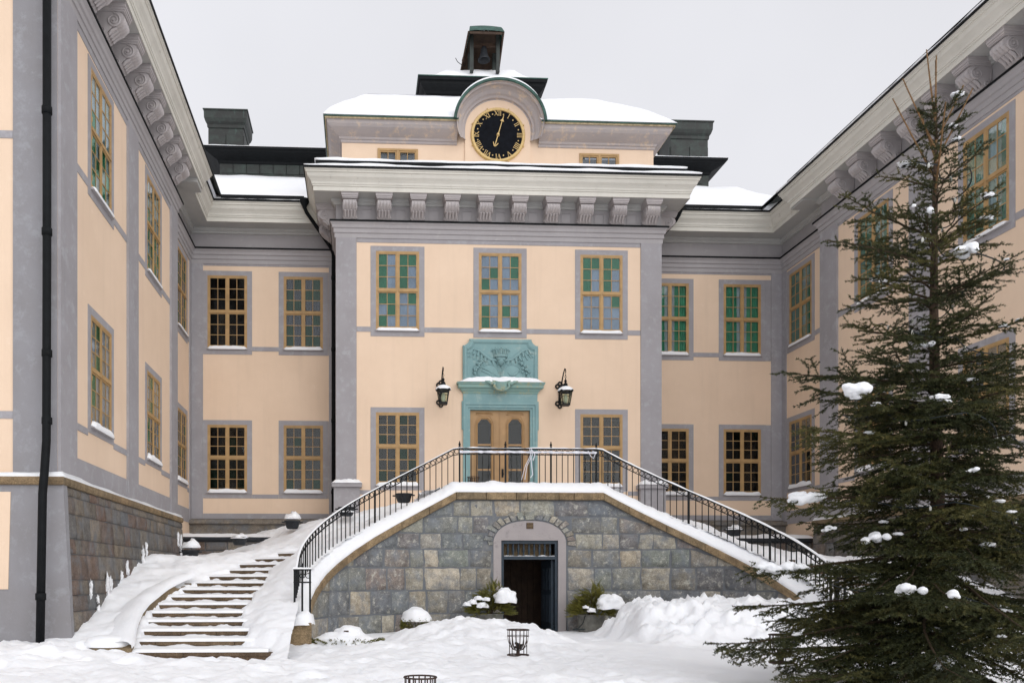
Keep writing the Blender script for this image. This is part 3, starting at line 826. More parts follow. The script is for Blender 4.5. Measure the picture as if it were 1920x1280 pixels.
# attic storey
CZ = 12.80; CXK = -.04
AY = .16; AW = 4.13
ha = [(c-.53, c+.53, 11.6, 12.40) for c in (-2.67, 2.67)]
FA = lambda u, v, z: (u, AY+v, z)
mb = MB(); wall_panel(mb, FA, -AW, AW, 11.4, 12.95, ha)
for s in (-1, 1): mb.add([(s*AW, AY, 11.4), (s*AW, 3.0, 11.4), (s*AW, 3.0, 12.95), (s*AW, AY, 12.95)], [(0,1,2,3) if s > 0 else (3,2,1,0)])
mb.obj('attic_wall', 'cream', main)
def attic_window(c):
    mb = MB(); h = .53; z0, z1 = 11.6, 12.40
    mb.box(c-h, c-h+.05, AY-.03, AY+.06, z0, z1); mb.box(c+h-.05, c+h, AY-.03, AY+.06, z0, z1); mb.box(c-h+.05, c+h-.05, AY-.03, AY+.06, z1-.05, z1)
    mb.box(c-.03, c+.03, AY-.034, AY+.06, z0, z1-.05)
    for a, b in ((c-h+.05, c-.03), (c+.03, c+h-.05)):
        mb.box(a, a+.035, AY-.012, AY+.05, z0, z1-.05); mb.box(b-.035, b, AY-.012, AY+.05, z0, z1-.05); mb.box(a+.035, b-.035, AY-.012, AY+.05, z1-.085, z1-.05)
        m = (a+b)/2; mb.box(m-.01, m+.01, AY-.005, AY+.035, z0, z1-.085); mb.box(a+.035, b-.035, AY-.004, AY+.034, z1-.36, z1-.34)
    o = mb.obj('window', 'frame', main)
    pp = MB().box(-.185*.5-.0, .185*.5, 0, .004, -.12, .12).mesh('pane', 'paleglass')
    for a in (-.375, -.165, .165, .375): link('pane', pp, o, (c+a-.0, AY+.02, z1-.21), local=True); link('pane', pp, o, (c+a, AY+.02, z1-.47), local=True)
    o2 = MB().add([(c-h, AY+.3, z0-.1), (c+h, AY+.3, z0-.1), (c+h, AY+.3, z1), (c-h, AY+.3, z1)], [(0,1,2,3)]).obj('curtain', 'blind', o, local=True)
attic_window(-2.67); attic_window(2.67)
AP = [(-AW, 4.0), (-AW, AY), (AW, AY), (AW, 4.0)]
APS = [[(-AW, 4.0), (-AW, AY), (-1.12, AY)], [(1.04, AY), (AW, AY), (AW, 4.0)]]
aprof = [(0, 12.53), (.03, 12.54), (.03, 12.60), (.06, 12.61), (.075, 12.66), (.15, 12.70), (.25, 12.76), (.31, 12.80), (.36, 12.86), (.38, 12.94), (.40, 12.96)]
for ap_ in APS: mb = MB(); sweep(mb, ap_, aprof); mb.obj('attic_cornice', 'attic', main)
for ap_ in APS: mb = MB(); sweep(mb, ap_, [(.40, 12.945), (.43, 12.945), (.43, 12.99), (.36, 13.01)]); mb.obj('attic_fascia', 'oldwood', main)
for ap_ in APS: mb = MB(); sweep(mb, ap_, [(.425, 12.985), (.455, 12.985), (.46, 13.01), (.3, 13.03)]); mb.obj('attic_roof_edge', 'verdigris', main)
# attic roof under deep snow (hipped, slightly bell-cast)
def attic_roof():
    mb = MB(); nu, nv = 60, 26
    top = 15.52
    def fn(u, v):
        ins = 2.55*v                                  # distance in from the eave
        xw = AW+.47-ins*.45; x = -xw+2*xw*u
        y = AY-.47+ins*1.35
        prof = v*(1.06-.06*v)
        z = 13.02+(top-13.02)*prof+.05*min(1, 9*v)+.05*fbm(x, y, 4, 3, .6)*min(1, 6*v)
        return (x, y, z)
    mb.grid(fn, nu, nv)
    keep = [f for f in mb.f if not (all(abs(mb.v[i][0]-CXK) < 1.17 for i in f) and all(mb.v[i][1] < AY+.75 for i in f))]
    mb.f = keep; mb.mi = [0]*len(keep)
    for s in (-1, 1):                                 # hip ends
        def fe(u, v, s=s):
            ins = 2.55*v; xw = AW+.47-ins*.45; y0 = AY-.47+ins*1.35; y = y0+(7.0-2*(ins*1.0)-0)*u
            return (s*xw, y, 13.02+(top-13.02)*v*(1.06-.06*v)+.05*min(1, 9*v))
        mb.grid(fe, 12, nv, flip=(s < 0))
    e = AW+.47-2.55*.45; y1 = AY-.47+2.55*1.35
    mb.add([(-e, y1, top+.05), (e, y1, top+.05), (e, y1+2.0, top+.1), (-e, y1+2.0, top+.1)], [(0,1,2,3)])
    return mb.obj('roof_snow', 'snow', main, True)
attic_roof()

# clock hood: moulded arch with a copper rim and a barrel roof running back

mb = MB()
hp = [(.86, .02), (.86, -.03), (.90, -.04), (.905, -.10), (.95, -.13), (.98, -.19), (1.05, -.26), (1.09, -.34), (1.10, -.42), (1.13, -.44), (1.135, -.50)]
NA = 48
vs = []; fs = []
for i in range(NA+1):
    a = PI*(-.10+1.20*i/NA)
    for r_, y in hp: vs.append((CXK+r_*math.cos(a), AY+y, CZ+.12+r_*.93*math.sin(a)))
n = len(hp)
for i in range(NA):
    for k in range(n-1): fs.append((i*n+k, i*n+k+1, (i+1)*n+k+1, (i+1)*n+k))
mb.add(vs, fs); hood = mb.obj('clock_hood', 'attic', main)
mb = MB(); vs = []; fs = []
rp = [(1.135, -.50), (1.145, -.525), (1.205, -.53), (1.215, -.50), (1.19, 2.2)]
for i in range(NA+1):
    a = PI*(.015+.97*i/NA)
    for r_, y in rp: vs.append((CXK+r_*math.cos(a), AY+y, CZ+.12+r_*.93*math.sin(a)))
n = len(rp)
for i in range(NA):
    for k in range(n-1): fs.append((i*n+k, i*n+k+1, (i+1)*n+k+1, (i+1)*n+k))
mb.add(vs, fs); mb.obj('hood_roof', 'verdigris', main)
mb = MB(); vs = []; fs = []
for i in range(NA+1):
    a = PI*(.20+.62*i/NA); t = .05*math.sin(PI*i/NA)**.6
    for r_, y in ((1.21, -.50), (1.22+t, -.49), (1.22+t*1.3, -.3), (1.22+t*1.3, 1.6)): vs.append((CXK+r_*math.cos(a), AY+y, CZ+.12+r_*.93*math.sin(a)))
for i in range(NA):
    for k in range(3): fs.append((i*4+k, i*4+k+1, (i+1)*4+k+1, (i+1)*4+k))
mb.add(vs, fs); mb.obj('hood_snow', 'snow', main, True)
# cream tympanum behind the dial, slightly proud of the attic wall
mb = MB(); pts = [(CXK-.84, 11.5), (CXK+.84, 11.5)]+[(CXK+.865*math.cos(PI*k/30), CZ+.12+.81*math.sin(PI*k/30)) for k in range(31)]
pts = [(CXK-.865, 11.5), (CXK+.865, 11.5)]+[(CXK+.865*math.cos(PI*k/30), CZ+.12+.81*math.sin(PI*k/30)) for k in range(31)]
mb.prism(pts, AY-.04, AY+.05); mb.obj('clock_wall', 'cream', main)

# the clock
KY = AY-.07
mb = MB(); mb.tube([(CXK, KY+.05, CZ), (CXK, KY, CZ)], .645, 56); clock = mb.obj('clock', 'dial', main)
mb = MB(); vs = []; fs = []
for i in range(57):
    a = 2*PI*i/56
    for r_, y in ((.64, .0), (.645, -.03), (.70, -.035), (.72, 0.0), (.725, .04)): vs.append((CXK+r_*math.cos(a), KY+y, CZ+r_*math.sin(a)))
for i in range(56):
    for k in range(4): fs.append((i*5+k, i*5+k+1, (i+1)*5+k+1, (i+1)*5+k))
mb.add(vs, fs)
for k in range(8):
    a = PI/8+k*PI/4; mb.box(CXK+.735*math.cos(a)-.014, CXK+.735*math.cos(a)+.014, KY-.01, KY+.05, CZ+.735*math.sin(a)-.014, CZ+.735*math.sin(a)+.014)
mb.obj('clock_ring', 'gold', clock, local=True)
def strokes(word):
    """list of (x0, x1 at foot/top, width) for roman numeral strokes, height 1"""
    out = []; x = 0
    for ch in word:
        if ch == 'I': out.append((x+.09, x+.09, .062, 1)); x += .19
        elif ch == 'V': out.append((x+.20, x+.03, .085, 1)); out.append((x+.20, x+.37, .036, 1)); x += .42
        elif ch == 'X': out.append((x+.37, x+.03, .085, 1)); out.append((x+.03, x+.37, .036, 1)); x += .42
    return out, x
for hnum, wd_ in enumerate(['XII','I','II','III','IIII','V','VI','VII','VIII','IX','X','XI']):
    st_, tot = strokes(wd_); H_ = .125*1.0; sc = .235; rad = .505
    mb = MB(); a = -hnum*PI/6
    def T(x, z):                                     # numeral frame: feet to the centre
        X, Z = (x-tot/2)*sc, z+rad
        return (CXK+X*math.cos(a)-Z*math.sin(a), CZ+X*math.sin(a)+Z*math.cos(a))
    def quad(p4, th=.012):
        q = [T(*p) for p in p4]; mb.prism(q, KY-th, KY+.002)
    for xb, xt, w_, _ in st_:
        quad([(xb-w_/2, 0), (xb+w_/2, 0), (xt+w_/2, H_), (xt-w_/2, H_)])
        for xx, zz in ((xb, 0), (xt, H_-.010)): quad([(xx-w_/2-.028, zz), (xx+w_/2+.028, zz), (xx+w_/2+.028, zz+.010), (xx-w_/2-.028, zz+.010)], .0135)
    mb.obj('numeral', 'gold', clock, local=True)
mb = MB()
for k in range(12):
    a = PI/12+k*PI/6; x, z = CXK+.555*math.cos(a), CZ+.555*math.sin(a)
    mb.tube([(x, KY+.002, z), (x, KY-.012, z)], .017, 8)
mb.obj('hour_dot', 'gold', clock, local=True)
def hand(name, ang, parts):
    mb = MB(); c, s_ = math.cos(ang), math.sin(ang)
    for pl in parts:
        mb.prism([(CXK+x*c+z*s_, CZ-x*s_+z*c) for x, z in pl], KY-.045 if name == 'minute_hand' else KY-.03, KY-.02 if name == 'minute_hand' else KY-.018)
    return mb.obj(name, 'gold', clock, local=True)
hand('minute_hand', math.radians(16.5), [[(-.012,0),(.012,0),(.009,.36),(-.009,.36)], [(-.05,.36),(.05,.36),(.012,.42),(.006,.52),(-.006,.52),(-.012,.42)]])
hand('hour_hand', math.radians(196), [[(-.012,0),(.012,0),(.010,.30),(-.010,.30)], [(-.075,.23),(-.06,.215),(-.03,.27),(.03,.27),(.06,.215),(.075,.23),(.03,.315),(0,.33),(-.03,.315)]])
mb = MB(); mb.tube([(CXK, KY, CZ), (CXK, KY-.06, CZ)], [.045, .03], 14); mb.obj('clock_boss', 'gold', clock, local=True)
for ch in clock.children: ch.matrix_parent_inverse = Matrix.Identity(4)

# dark lantern roof (hat) and bell turret
HX, HY = 1.93, 2.95
hpth = [(-HX+.22, 6), (-HX+.22, HY+.22), (HX-.22, HY+.22), (HX-.22, 6)]
mb = MB(); sweep(mb, hpth, [(-.06, 14.9), (-.06, 15.62), (-.01, 15.66), (.02, 15.72), (.10, 15.80), (.15, 15.87), (.16, 15.95), (.21, 15.96), (.22, 16.05), (.15, 16.07)]); mb.obj('turret_roof', 'black', main)
mb = MB(); sweep(mb, hpth, [(.205, 16.045), (.235, 16.045), (.235, 16.07), (.1, 16.09)]); mb.obj('turret_roof_edge', 'verdigris', main)
mb = MB()
mb.grid(lambda u, v: (-HX+2*HX*u, HY+.0+3.0*v, 16.05+.66*min(1, (min(u, 1-u)*4.2))**.8*min(1, 4.2*v+.01)**.8*(1+.08*fbm(u*4, v*3, 3, 3, 1.5))), 40, 20)
mb.obj('roof_snow', 'snow', main, True)
tur = MB(); BYY = 3.0; BXX = .05
bt = link('bell_turret', None, main, (BXX, BYY, 16.42))
bt.scale = (1.0, 1.0, 1.0)
def bobj(mb, n, m, sm=False):
    o = mb.obj(n, m, bt, sm, local=True); return o
for s in (-1, 1):
    mb = MB(); mb.box(s*.39-.05, s*.39+.05, -.06, .06, -.2, .95); bobj(mb, 'post', 'copper')
    mb = MB(); mb.box(s*.37-.055, s*.37+.055, .50, .62, -.2, .70); bobj(mb, 'post', 'copper')
sh = .075
def tp(x, y, z): return (x-sh*(1.1-z)*.6, y, z)
# side boards, back board, canopy
for s in (-1, 1):
    mb = MB()
    a = [tp(s*.50, -.42, .74), tp(s*.50, .86, .60), tp(s*.56, .95, .34), tp(s*.56, .72, .32)]
    b = [tp(s*.54, -.42, .74), tp(s*.54, .86, .60), tp(s*.60, .95, .34), tp(s*.60, .72, .32)]
    mb.hexa([a[3], a[2], b[2], b[3], a[0], a[1], b[1], b[0]]); bobj(mb, 'side_board', 'darkwood')
mb = MB()
for k in range(5): mb.hexa([tp(-.56, .84+.002*k, .34+k*.085), tp(.56, .84, .34+k*.085), tp(.56, .90, .34+k*.085), tp(-.56, .90, .34+k*.085), tp(-.54, .82, .42+k*.085), tp(.54, .82, .42+k*.085), tp(.54, .88, .42+k*.085), tp(-.54, .88, .42+k*.085)])
bobj(mb, 'back_board', 'darkwood')
mb = MB()
mb.grid(lambda u, v: ((-.52+1.04*u)*(1-.22*v), -.43+v*.55, .745+.40*math.sin(min(1, v*1.15)*PI/2)+.03*math.sin(PI*u)), 9, 9)
mb.grid(lambda u, v: ((-.52+1.04*u)*(.78+.22*v), .12+v*.85, 1.14-.42*v+.03*math.sin(PI*u)), 9, 9)
for s in (-1, 1): mb.add([(s*.52, -.43, .745), (s*.405, .12, 1.145), (s*.52, .97, .72)], [(0,1,2)])
bobj(mb, 'canopy', 'verdigris')
mb = MB()
mb.grid(lambda u, v: ((-.50+1.0*u)*(1-.22*v), -.415+v*.53, .715+.39*math.sin(min(1, v*1.15)*PI/2)), 5, 9)
mb.grid(lambda u, v: ((-.50+1.0*u)*(.78+.22*v), .12+v*.83, 1.105-.42*v), 5, 9)
bobj(mb, 'canopy_lining', 'darkwood')
mb = MB(); mb.box(-.50, .46, -.41, -.37, .69, .74); bobj(mb, 'canopy_lintel', 'darkwood')
mb = MB(); mb.grid(lambda u, v: ((-.46+.92*u)*(1-.2*v), -.36+v*.62, .775+.40*math.sin(min(1, (.1+v*.95)*1.15)*PI/2)+.05*math.sin(PI*u)*min(1, v*1.6)+.05*fbm(u*7, v*6, 3, 4, 1.3)-.035*(1-v)), 24, 14); bobj(mb, 'canopy_snow', 'snow', True)
mb = MB(); mb.lathe([(.005, .66), (.06, .65), (.09, .58), (.10, .48), (.125, .38), (.175, .28), (.185, .25), (.165, .25), (.11, .38), (.02, .55)], (0, .15, 0), 24); bobj(mb, 'bell', 'ironpot', True)
mb = MB(); mb.box(-.36, .36, .10, .20, .66, .74); bobj(mb, 'bell_yoke', 'darkwood')
mb = MB(); mb.tube([(-.5, .6, .36), (-.62, .6, .38), (-.74, .6, .47), (-.80, .6, .58)], .010, 5); bobj(mb, 'bell_lever', 'iron')

# ------------------------------------------------------------------ portal: teal surround, relief, door
mb = MB()
fo, fi, ft = .985, .79, 5.57
for s in (-1, 1):
    a, b = sorted((s*.79, s*.845)); mb.box(a, b, -.03, .12, 2.9, ft+.055)
    a, b = sorted((s*.845, s*.915)); mb.box(a, b, -.06, .12, 2.9, ft+.125)
    a, b = sorted((s*.915, s*.975)); mb.box(a, b, -.085, .12, 2.9, ft+.185)
    a, b = sorted((s*.975, s*1.01)); mb.box(a, b, -.045, .12, 5.05, ft+.22)
mb.box(-.79, .79, -.03, .12, ft, ft+.055); mb.box(-.845, .845, -.06, .12, ft+.055, ft+.125); mb.box(-.915, .915, -.085, .12, ft+.125, ft+.185)
mb.box(-.975, .975, -.045, .12, ft+.185, 6.02)
portal = mb.obj('portal_frame', 'teal', main)
mb = MB(); pth = [(-.97, .05), (-.97, -.04), (.97, -.04), (.97, .05)]
sweep(mb, pth, [(0, 5.98), (.02, 5.99), (.025, 6.03), (.06, 6.06), (.075, 6.10), (.14, 6.12), (.145, 6.20), (.17, 6.21), (.18, 6.255), (-.1, 6.29)]); mb.obj('portal_cornice', 'tealcor', main)
mb = MB()
mb.grid(lambda u, v: (-1.12+2.24*u, -.235+.24*v, 6.25+(.085+.05*fbm(u*6, v, 2, 3, 1)+.05*math.sin(PI*u))*min(1, 9*u+.1, 9*(1-u)+.1, 6*v+.05)), 44, 8); mb.obj('portal_snow', 'snow', main, True)
# keystone cartouche
mb = MB()
mb.grid(lambda u, v: (.30*(u*2-1)*(1-.35*v), -.20-.10*math.cos((u-.5)*PI)*(1-.5*v), 6.27-.24*v-.03*math.cos((u-.5)*PI*2)), 15, 7)
for s in (-1, 1):
    mb.tube([(s*.17, -.25, 6.24), (s*.26, -.24, 6.20), (s*.33, -.23, 6.25), (s*.43, -.22, 6.265)], [.05, .045, .035, .02], 8)
    mb.tube([(s*.17, -.27, 6.22), (s*.20, -.27, 6.13), (s*.13, -.25, 6.06), (0, -.24, 6.03)], [.035, .035, .03, .03], 8)
mb.obj('portal_cartouche', 'tealcor', main, True)
# relief slab with notched corners
def notch(w_, z0, z1, k):
    return [(-w_, z0), (w_, z0), (w_, z1-k), (w_-k*.25, z1-k), (w_-k*.55, z1-k*.82), (w_-k*.82, z1-k*.55), (w_-k, z1-k*.25), (w_-k, z1), (-w_+k, z1), (-w_+k, z1-k*.25), (-w_+k*.82, z1-k*.55), (-w_+k*.55, z1-k*.82), (-w_+k*.25, z1-k), (-w_, z1-k)]
rz0, rz1 = 6.25, 7.40
mb = MB(); mb.prism(notch(.985, rz0, rz1, .17), -.07, .0); relief = mb.obj('relief_slab', 'teal', main)
mb = MB()
o_ = notch(.985, rz0, rz1, .17); i_ = notch(.90, rz0, rz1-.085, .17); i2 = notch(.86, rz0, rz1-.125, .17)
n = len(o_)
vs = [(x, -.075, z) for x, z in o_]+[(x, -.11, z) for x, z in [((a[0]+b[0])/2, (a[1]+b[1])/2) for a, b in zip(o_, i_)]]+[(x, -.105, z) for x, z in i_]+[(x, -.07, z) for x, z in i2]
mb.add(vs, [(r_*n+k, r_*n+(k+1) % n, (r_+1)*n+(k+1) % n, (r_+1)*n+k) for r_ in range(3) for k in range(1, n)]); mb.obj('relief_border', 'teal', relief, local=True)
# oval shields
for s in (-1, 1):
    mb = MB(); cx_, cz_ = s*.30, 6.50
    NR, NT = 7, 28; vs = []; fs = []
    for r_ in range(NR):
        f = r_/(NR-1)
        for k in range(NT):
            a = 2*PI*k/NT; vs.append((cx_+.25*f*math.cos(a), -.085-.035*(1-f*f), cz_+.235*f*math.sin(a)))
    for r_ in range(NR-1):
        for k in range(NT): fs.append((r_*NT+k, r_*NT+(k+1) % NT, (r_+1)*NT+(k+1) % NT, (r_+1)*NT+k))
    mb.add(vs, fs)
    for rr_ in (.25, .285): mb.tube([(cx_+rr_*math.cos(2*PI*k/32), -.085, cz_+rr_*.95*math.sin(2*PI*k/32)) for k in range(33)], .022 if rr_ < .27 else .014, 6)
    if s < 0:
        for dz in (.05, -.035): mb.tube([(cx_-.21, -.10, cz_+.10+dz), (cx_-.05, -.125, cz_+.03+dz), (cx_+.20, -.10, cz_-.12+dz)], .013, 5)
    else:
        mb.tube([(cx_-.12+.30*f, -.12+.02*abs(f-.5), cz_+.06-.14*math.sin(PI*(f*.9+.05))**.8+.02*f+.06*f) for f in [k/12 for k in range(13)]], [.012+.028*math.sin(PI*k/12) for k in range(13)], 6)
        mb.tube([(cx_+.16, -.11, cz_+.10), (cx_+.21, -.105, cz_+.04), (cx_+.14, -.11, cz_+.03)], .010, 5)
    mb.obj('shield', 'teal', relief, True, local=True)
# crown
mb = MB(); cz_ = 6.97
mb.lathe([(.17, -.03), (.185, -.02), (.185, .02), (.17, .03)], (0, -.06, cz_-.03), 24)
for k in range(5):
    f = (k-2)/2; x = .19*math.sin(f*1.25); y = -.055-.12*math.cos(f*1.25); h_ = .13+.03*(1-abs(f))
    mb.tube([(x*.85, y+.02, cz_), (x*1.1, y, cz_+h_)], [.030, .018], 7)
    for dx, dz, r_ in ((0, h_+.025, .028), (-.032, h_, .022), (.032, h_, .022)):
        mb.lathe([(.002, r_), (r_*.7, r_*.7), (r_, 0), (r_*.7, -r_*.7), (.002, -r_)], (x*1.12+dx, y-.005, cz_+dz), 8)
for k in range(4):
    f = (k-1.5)/2; x = .19*math.sin(f*1.25); y = -.055-.12*math.cos(f*1.25)
    mb.tube([(x*.9, y+.02, cz_), (x*1.05, y, cz_+.085)], [.018, .012], 6); mb.lathe([(.002, .016), (.012, .011), (.016, 0), (.012, -.011), (.002, -.016)], (x*1.06, y, cz_+.095), 7)
mb.obj('crown', 'teal', relief, local=True)
# wings on either side of a helmet scroll
mb = MB(); mb.tube([(-.12, -.12, 6.90), (-.06, -.15, 6.87), (.06, -.15, 6.87), (.12, -.12, 6.90)], [.03, .06, .06, .03], 10)
mb.tube([(0, -.10, 6.86), (0, -.13, 6.78), (0, -.10, 6.71)], [.10, .09, .04], 10); mb.obj('helmet', 'teal', relief, True, local=True)
for s in (-1, 1):
    mb = MB()
    bone = [(.10, 6.84), (.28, 6.86), (.42, 6.96), (.55, 7.08), (.70, 7.13), (.80, 7.10)]
    mb.tube([(s*x, -.10, z) for x, z in bone], [.03, .035, .04, .035, .025, .012], 8)
    for lay, (nf_, l0_, l1_, yo) in enumerate(((11, .16, .27, -.075), (9, .09, .15, -.10))):
        for i in range(nf_):
            f = i/(nf_-1); q = f*(len(bone)-1.001); k = int(q); g = q-k
            bx = bone[k][0]+(bone[k+1][0]-bone[k][0])*g; bz = bone[k][1]+(bone[k+1][1]-bone[k][1])*g
            l_ = l0_+(l1_-l0_)*math.sin(PI*(.15+.75*f))
            ang = -PI*.62+1.05*f; dx, dz = math.cos(ang)*l_, math.sin(ang)*l_
            nx_, nz_ = -dz/l_, dx/l_; w_ = .030 if lay == 0 else .026
            out_ = []
            for t_, ww in ((0, .5), (.35, 1), (.75, .95), (.93, .6), (1, .0)): out_.append((bx+dx*t_+nx_*w_*ww, bz+dz*t_+nz_*w_*ww))
            for t_, ww in ((.93, .6), (.75, .95), (.35, 1), (0, .5)): out_.append((bx+dx*t_-nx_*w_*ww, bz+dz*t_-nz_*w_*ww))
            mb.prism([(s*x, z) for x, z in out_], yo-.012-.006*(i % 2), -.06)
    mb.obj('wing', 'teal', relief, local=True)
    mb = MB(); rg = random.Random(3+s)
    gp = [(.52, 6.83), (.58, 6.76), (.62, 6.68), (.66, 6.59), (.67, 6.50), (.70, 6.42), (.74, 6.34), (.80, 6.29)]
    for x, z in gp:
        for k in range(6):
            r_ = rg.uniform(.018, .042); xx, zz = x+rg.gauss(0, .038), z+rg.gauss(0, .032)
            mb.lathe([(.002, r_), (r_*.7, r_*.7), (r_, 0), (r_*.7, -r_*.7), (.002, -r_)], (s*xx, -.085-rg.uniform(0, .03), zz), 7)
        a = rg.uniform(0, 6)
        mb.prism([(s*(x+.08*math.cos(a)), z+.08*math.sin(a)), (s*(x+.03*math.cos(a+1)), z+.03*math.sin(a+1)), (s*(x-.05*math.cos(a)), z-.05*math.sin(a)), (s*(x+.03*math.cos(a-1)), z+.03*math.sin(a-1))], -.10, -.075)
    mb.obj('garland', 'teal', relief, True, local=True)
for ch in relief.children: ch.matrix_parent_inverse = Matrix.Identity(4)

# double door
for s in (-1, 1):
    mb = MB(); F0 = .06
    gw, zc0 = .165, 5.30
    xo, xc = .785, .40
    gx0, gx1 = .405-.175, .405+.175
    g0, g1 = 3.45, 5.34
    def bx(a, b, y0, y1, c, d):
        p, q = sorted((s*a, s*b)); mb.box(p, q, y0, y1, c, d)
    # stiles and rails
    bx(.004, gx0, F0, F0+.06, 2.95, 5.565); bx(gx1, xo, F0, F0+.06, 2.95, 5.565)
    bx(gx0, gx1, F0, F0+.06, 2.95, g0); bx(gx0, gx1, F0, F0+.06, g1, 5.565)
    for zz in (4.67, 4.02): bx(gx0, gx1, F0+.005, F0+.045, zz-.022, zz+.022)
    # chamfered top corners of the glazing
    for a, d in ((gx0, 1), (gx1, -1)):
        mb.prism([(s*a, g1+.0), (s*(a+d*.10), g1), (s*(a+d*.055), g1-.055), (s*(a+d*.0), g1-.12)], F0+.002, F0+.058)
    # raised moulding round the glass, and the scrolled overpanel
    ring = [(gx0-.03, g0-.03), (gx1+.03, g0-.03), (gx1+.03, g1-.12), (gx1-.0, g1-.05), (gx1-.09, g1+.035), (gx0+.09, g1+.035), (gx0+.0, g1-.05), (gx0-.03, g1-.12), (gx0-.03, g0-.03)]
    mb.tube([(s*x, F0-.005, z) for x, z in ring], .020, 6)
    ring2 = [(gx0-.075, g0-.08), (gx0-.075, g1-.14), (gx0-.03, g1-.02), (gx0+.03, g1+.085), (gx1-.03, g1+.085), (gx1+.03, g1-.02), (gx1+.075, g1-.14), (gx1+.075, g0-.08)]
    mb.tube([(s*x, F0-.002, z) for x, z in ring2], .010, 5)
    mb.tube([(s*(gx0-.05), F0-.008, 5.46), (s*(gx0-.02), F0-.01, 5.505), (s*.405, F0-.012, 5.525), (s*(gx1+.02), F0-.01, 5.505), (s*(gx1+.05), F0-.008, 5.46), (s*(gx1-.04), F0-.008, 5.475), (s*.405, F0-.008, 5.49), (s*(gx0+.04), F0-.008, 5.475), (s*(gx0-.05), F0-.008, 5.46)], .014, 5)
    leaf = mb.obj('door_leaf', 'doorwood', main)
    mb = MB()
    for a, b in ((g0, 3.998), (4.042, 4.648), (4.692, g1)):
        p, q = sorted((s*gx0, s*gx1)); mb.box(p, q, F0+.02, F0+.026, a, b)
    mb.obj('door_glass', 'clear', leaf, local=True)
    if s > 0:
        mb = MB(); mb.box(.05, .10, F0-.012, F0, 3.82, 4.04); mb.tube([(.075, F0-.01, 3.98), (.075, F0-.06, 3.96), (.09, F0-.065, 3.90), (.08, F0-.05, 3.86)], .012, 6)
        mb.obj('door_handle', 'iron', leaf, local=True)
    for ch in leaf.children: ch.matrix_parent_inverse = Matrix.Identity(4)
mb = MB(); mb.box(-.012, .012, .045, .062, 2.95, 5.56); mb.obj('door_joint_strip', 'doorwood', main)
mb = MB(); mb.add([(-.79,.13,2.9),(.79,.13,2.9),(.79,.13,5.57),(-.79,.13,5.57),(-1.2,2.2,2.9),(1.2,2.2,2.9),(1.2,2.2,5.6),(-1.2,2.2,5.6)], [(4,5,6,7),(0,1,5,4),(1,2,6,5),(2,3,7,6),(3,0,4,7)]); mb.obj('hall', 'dark', main)

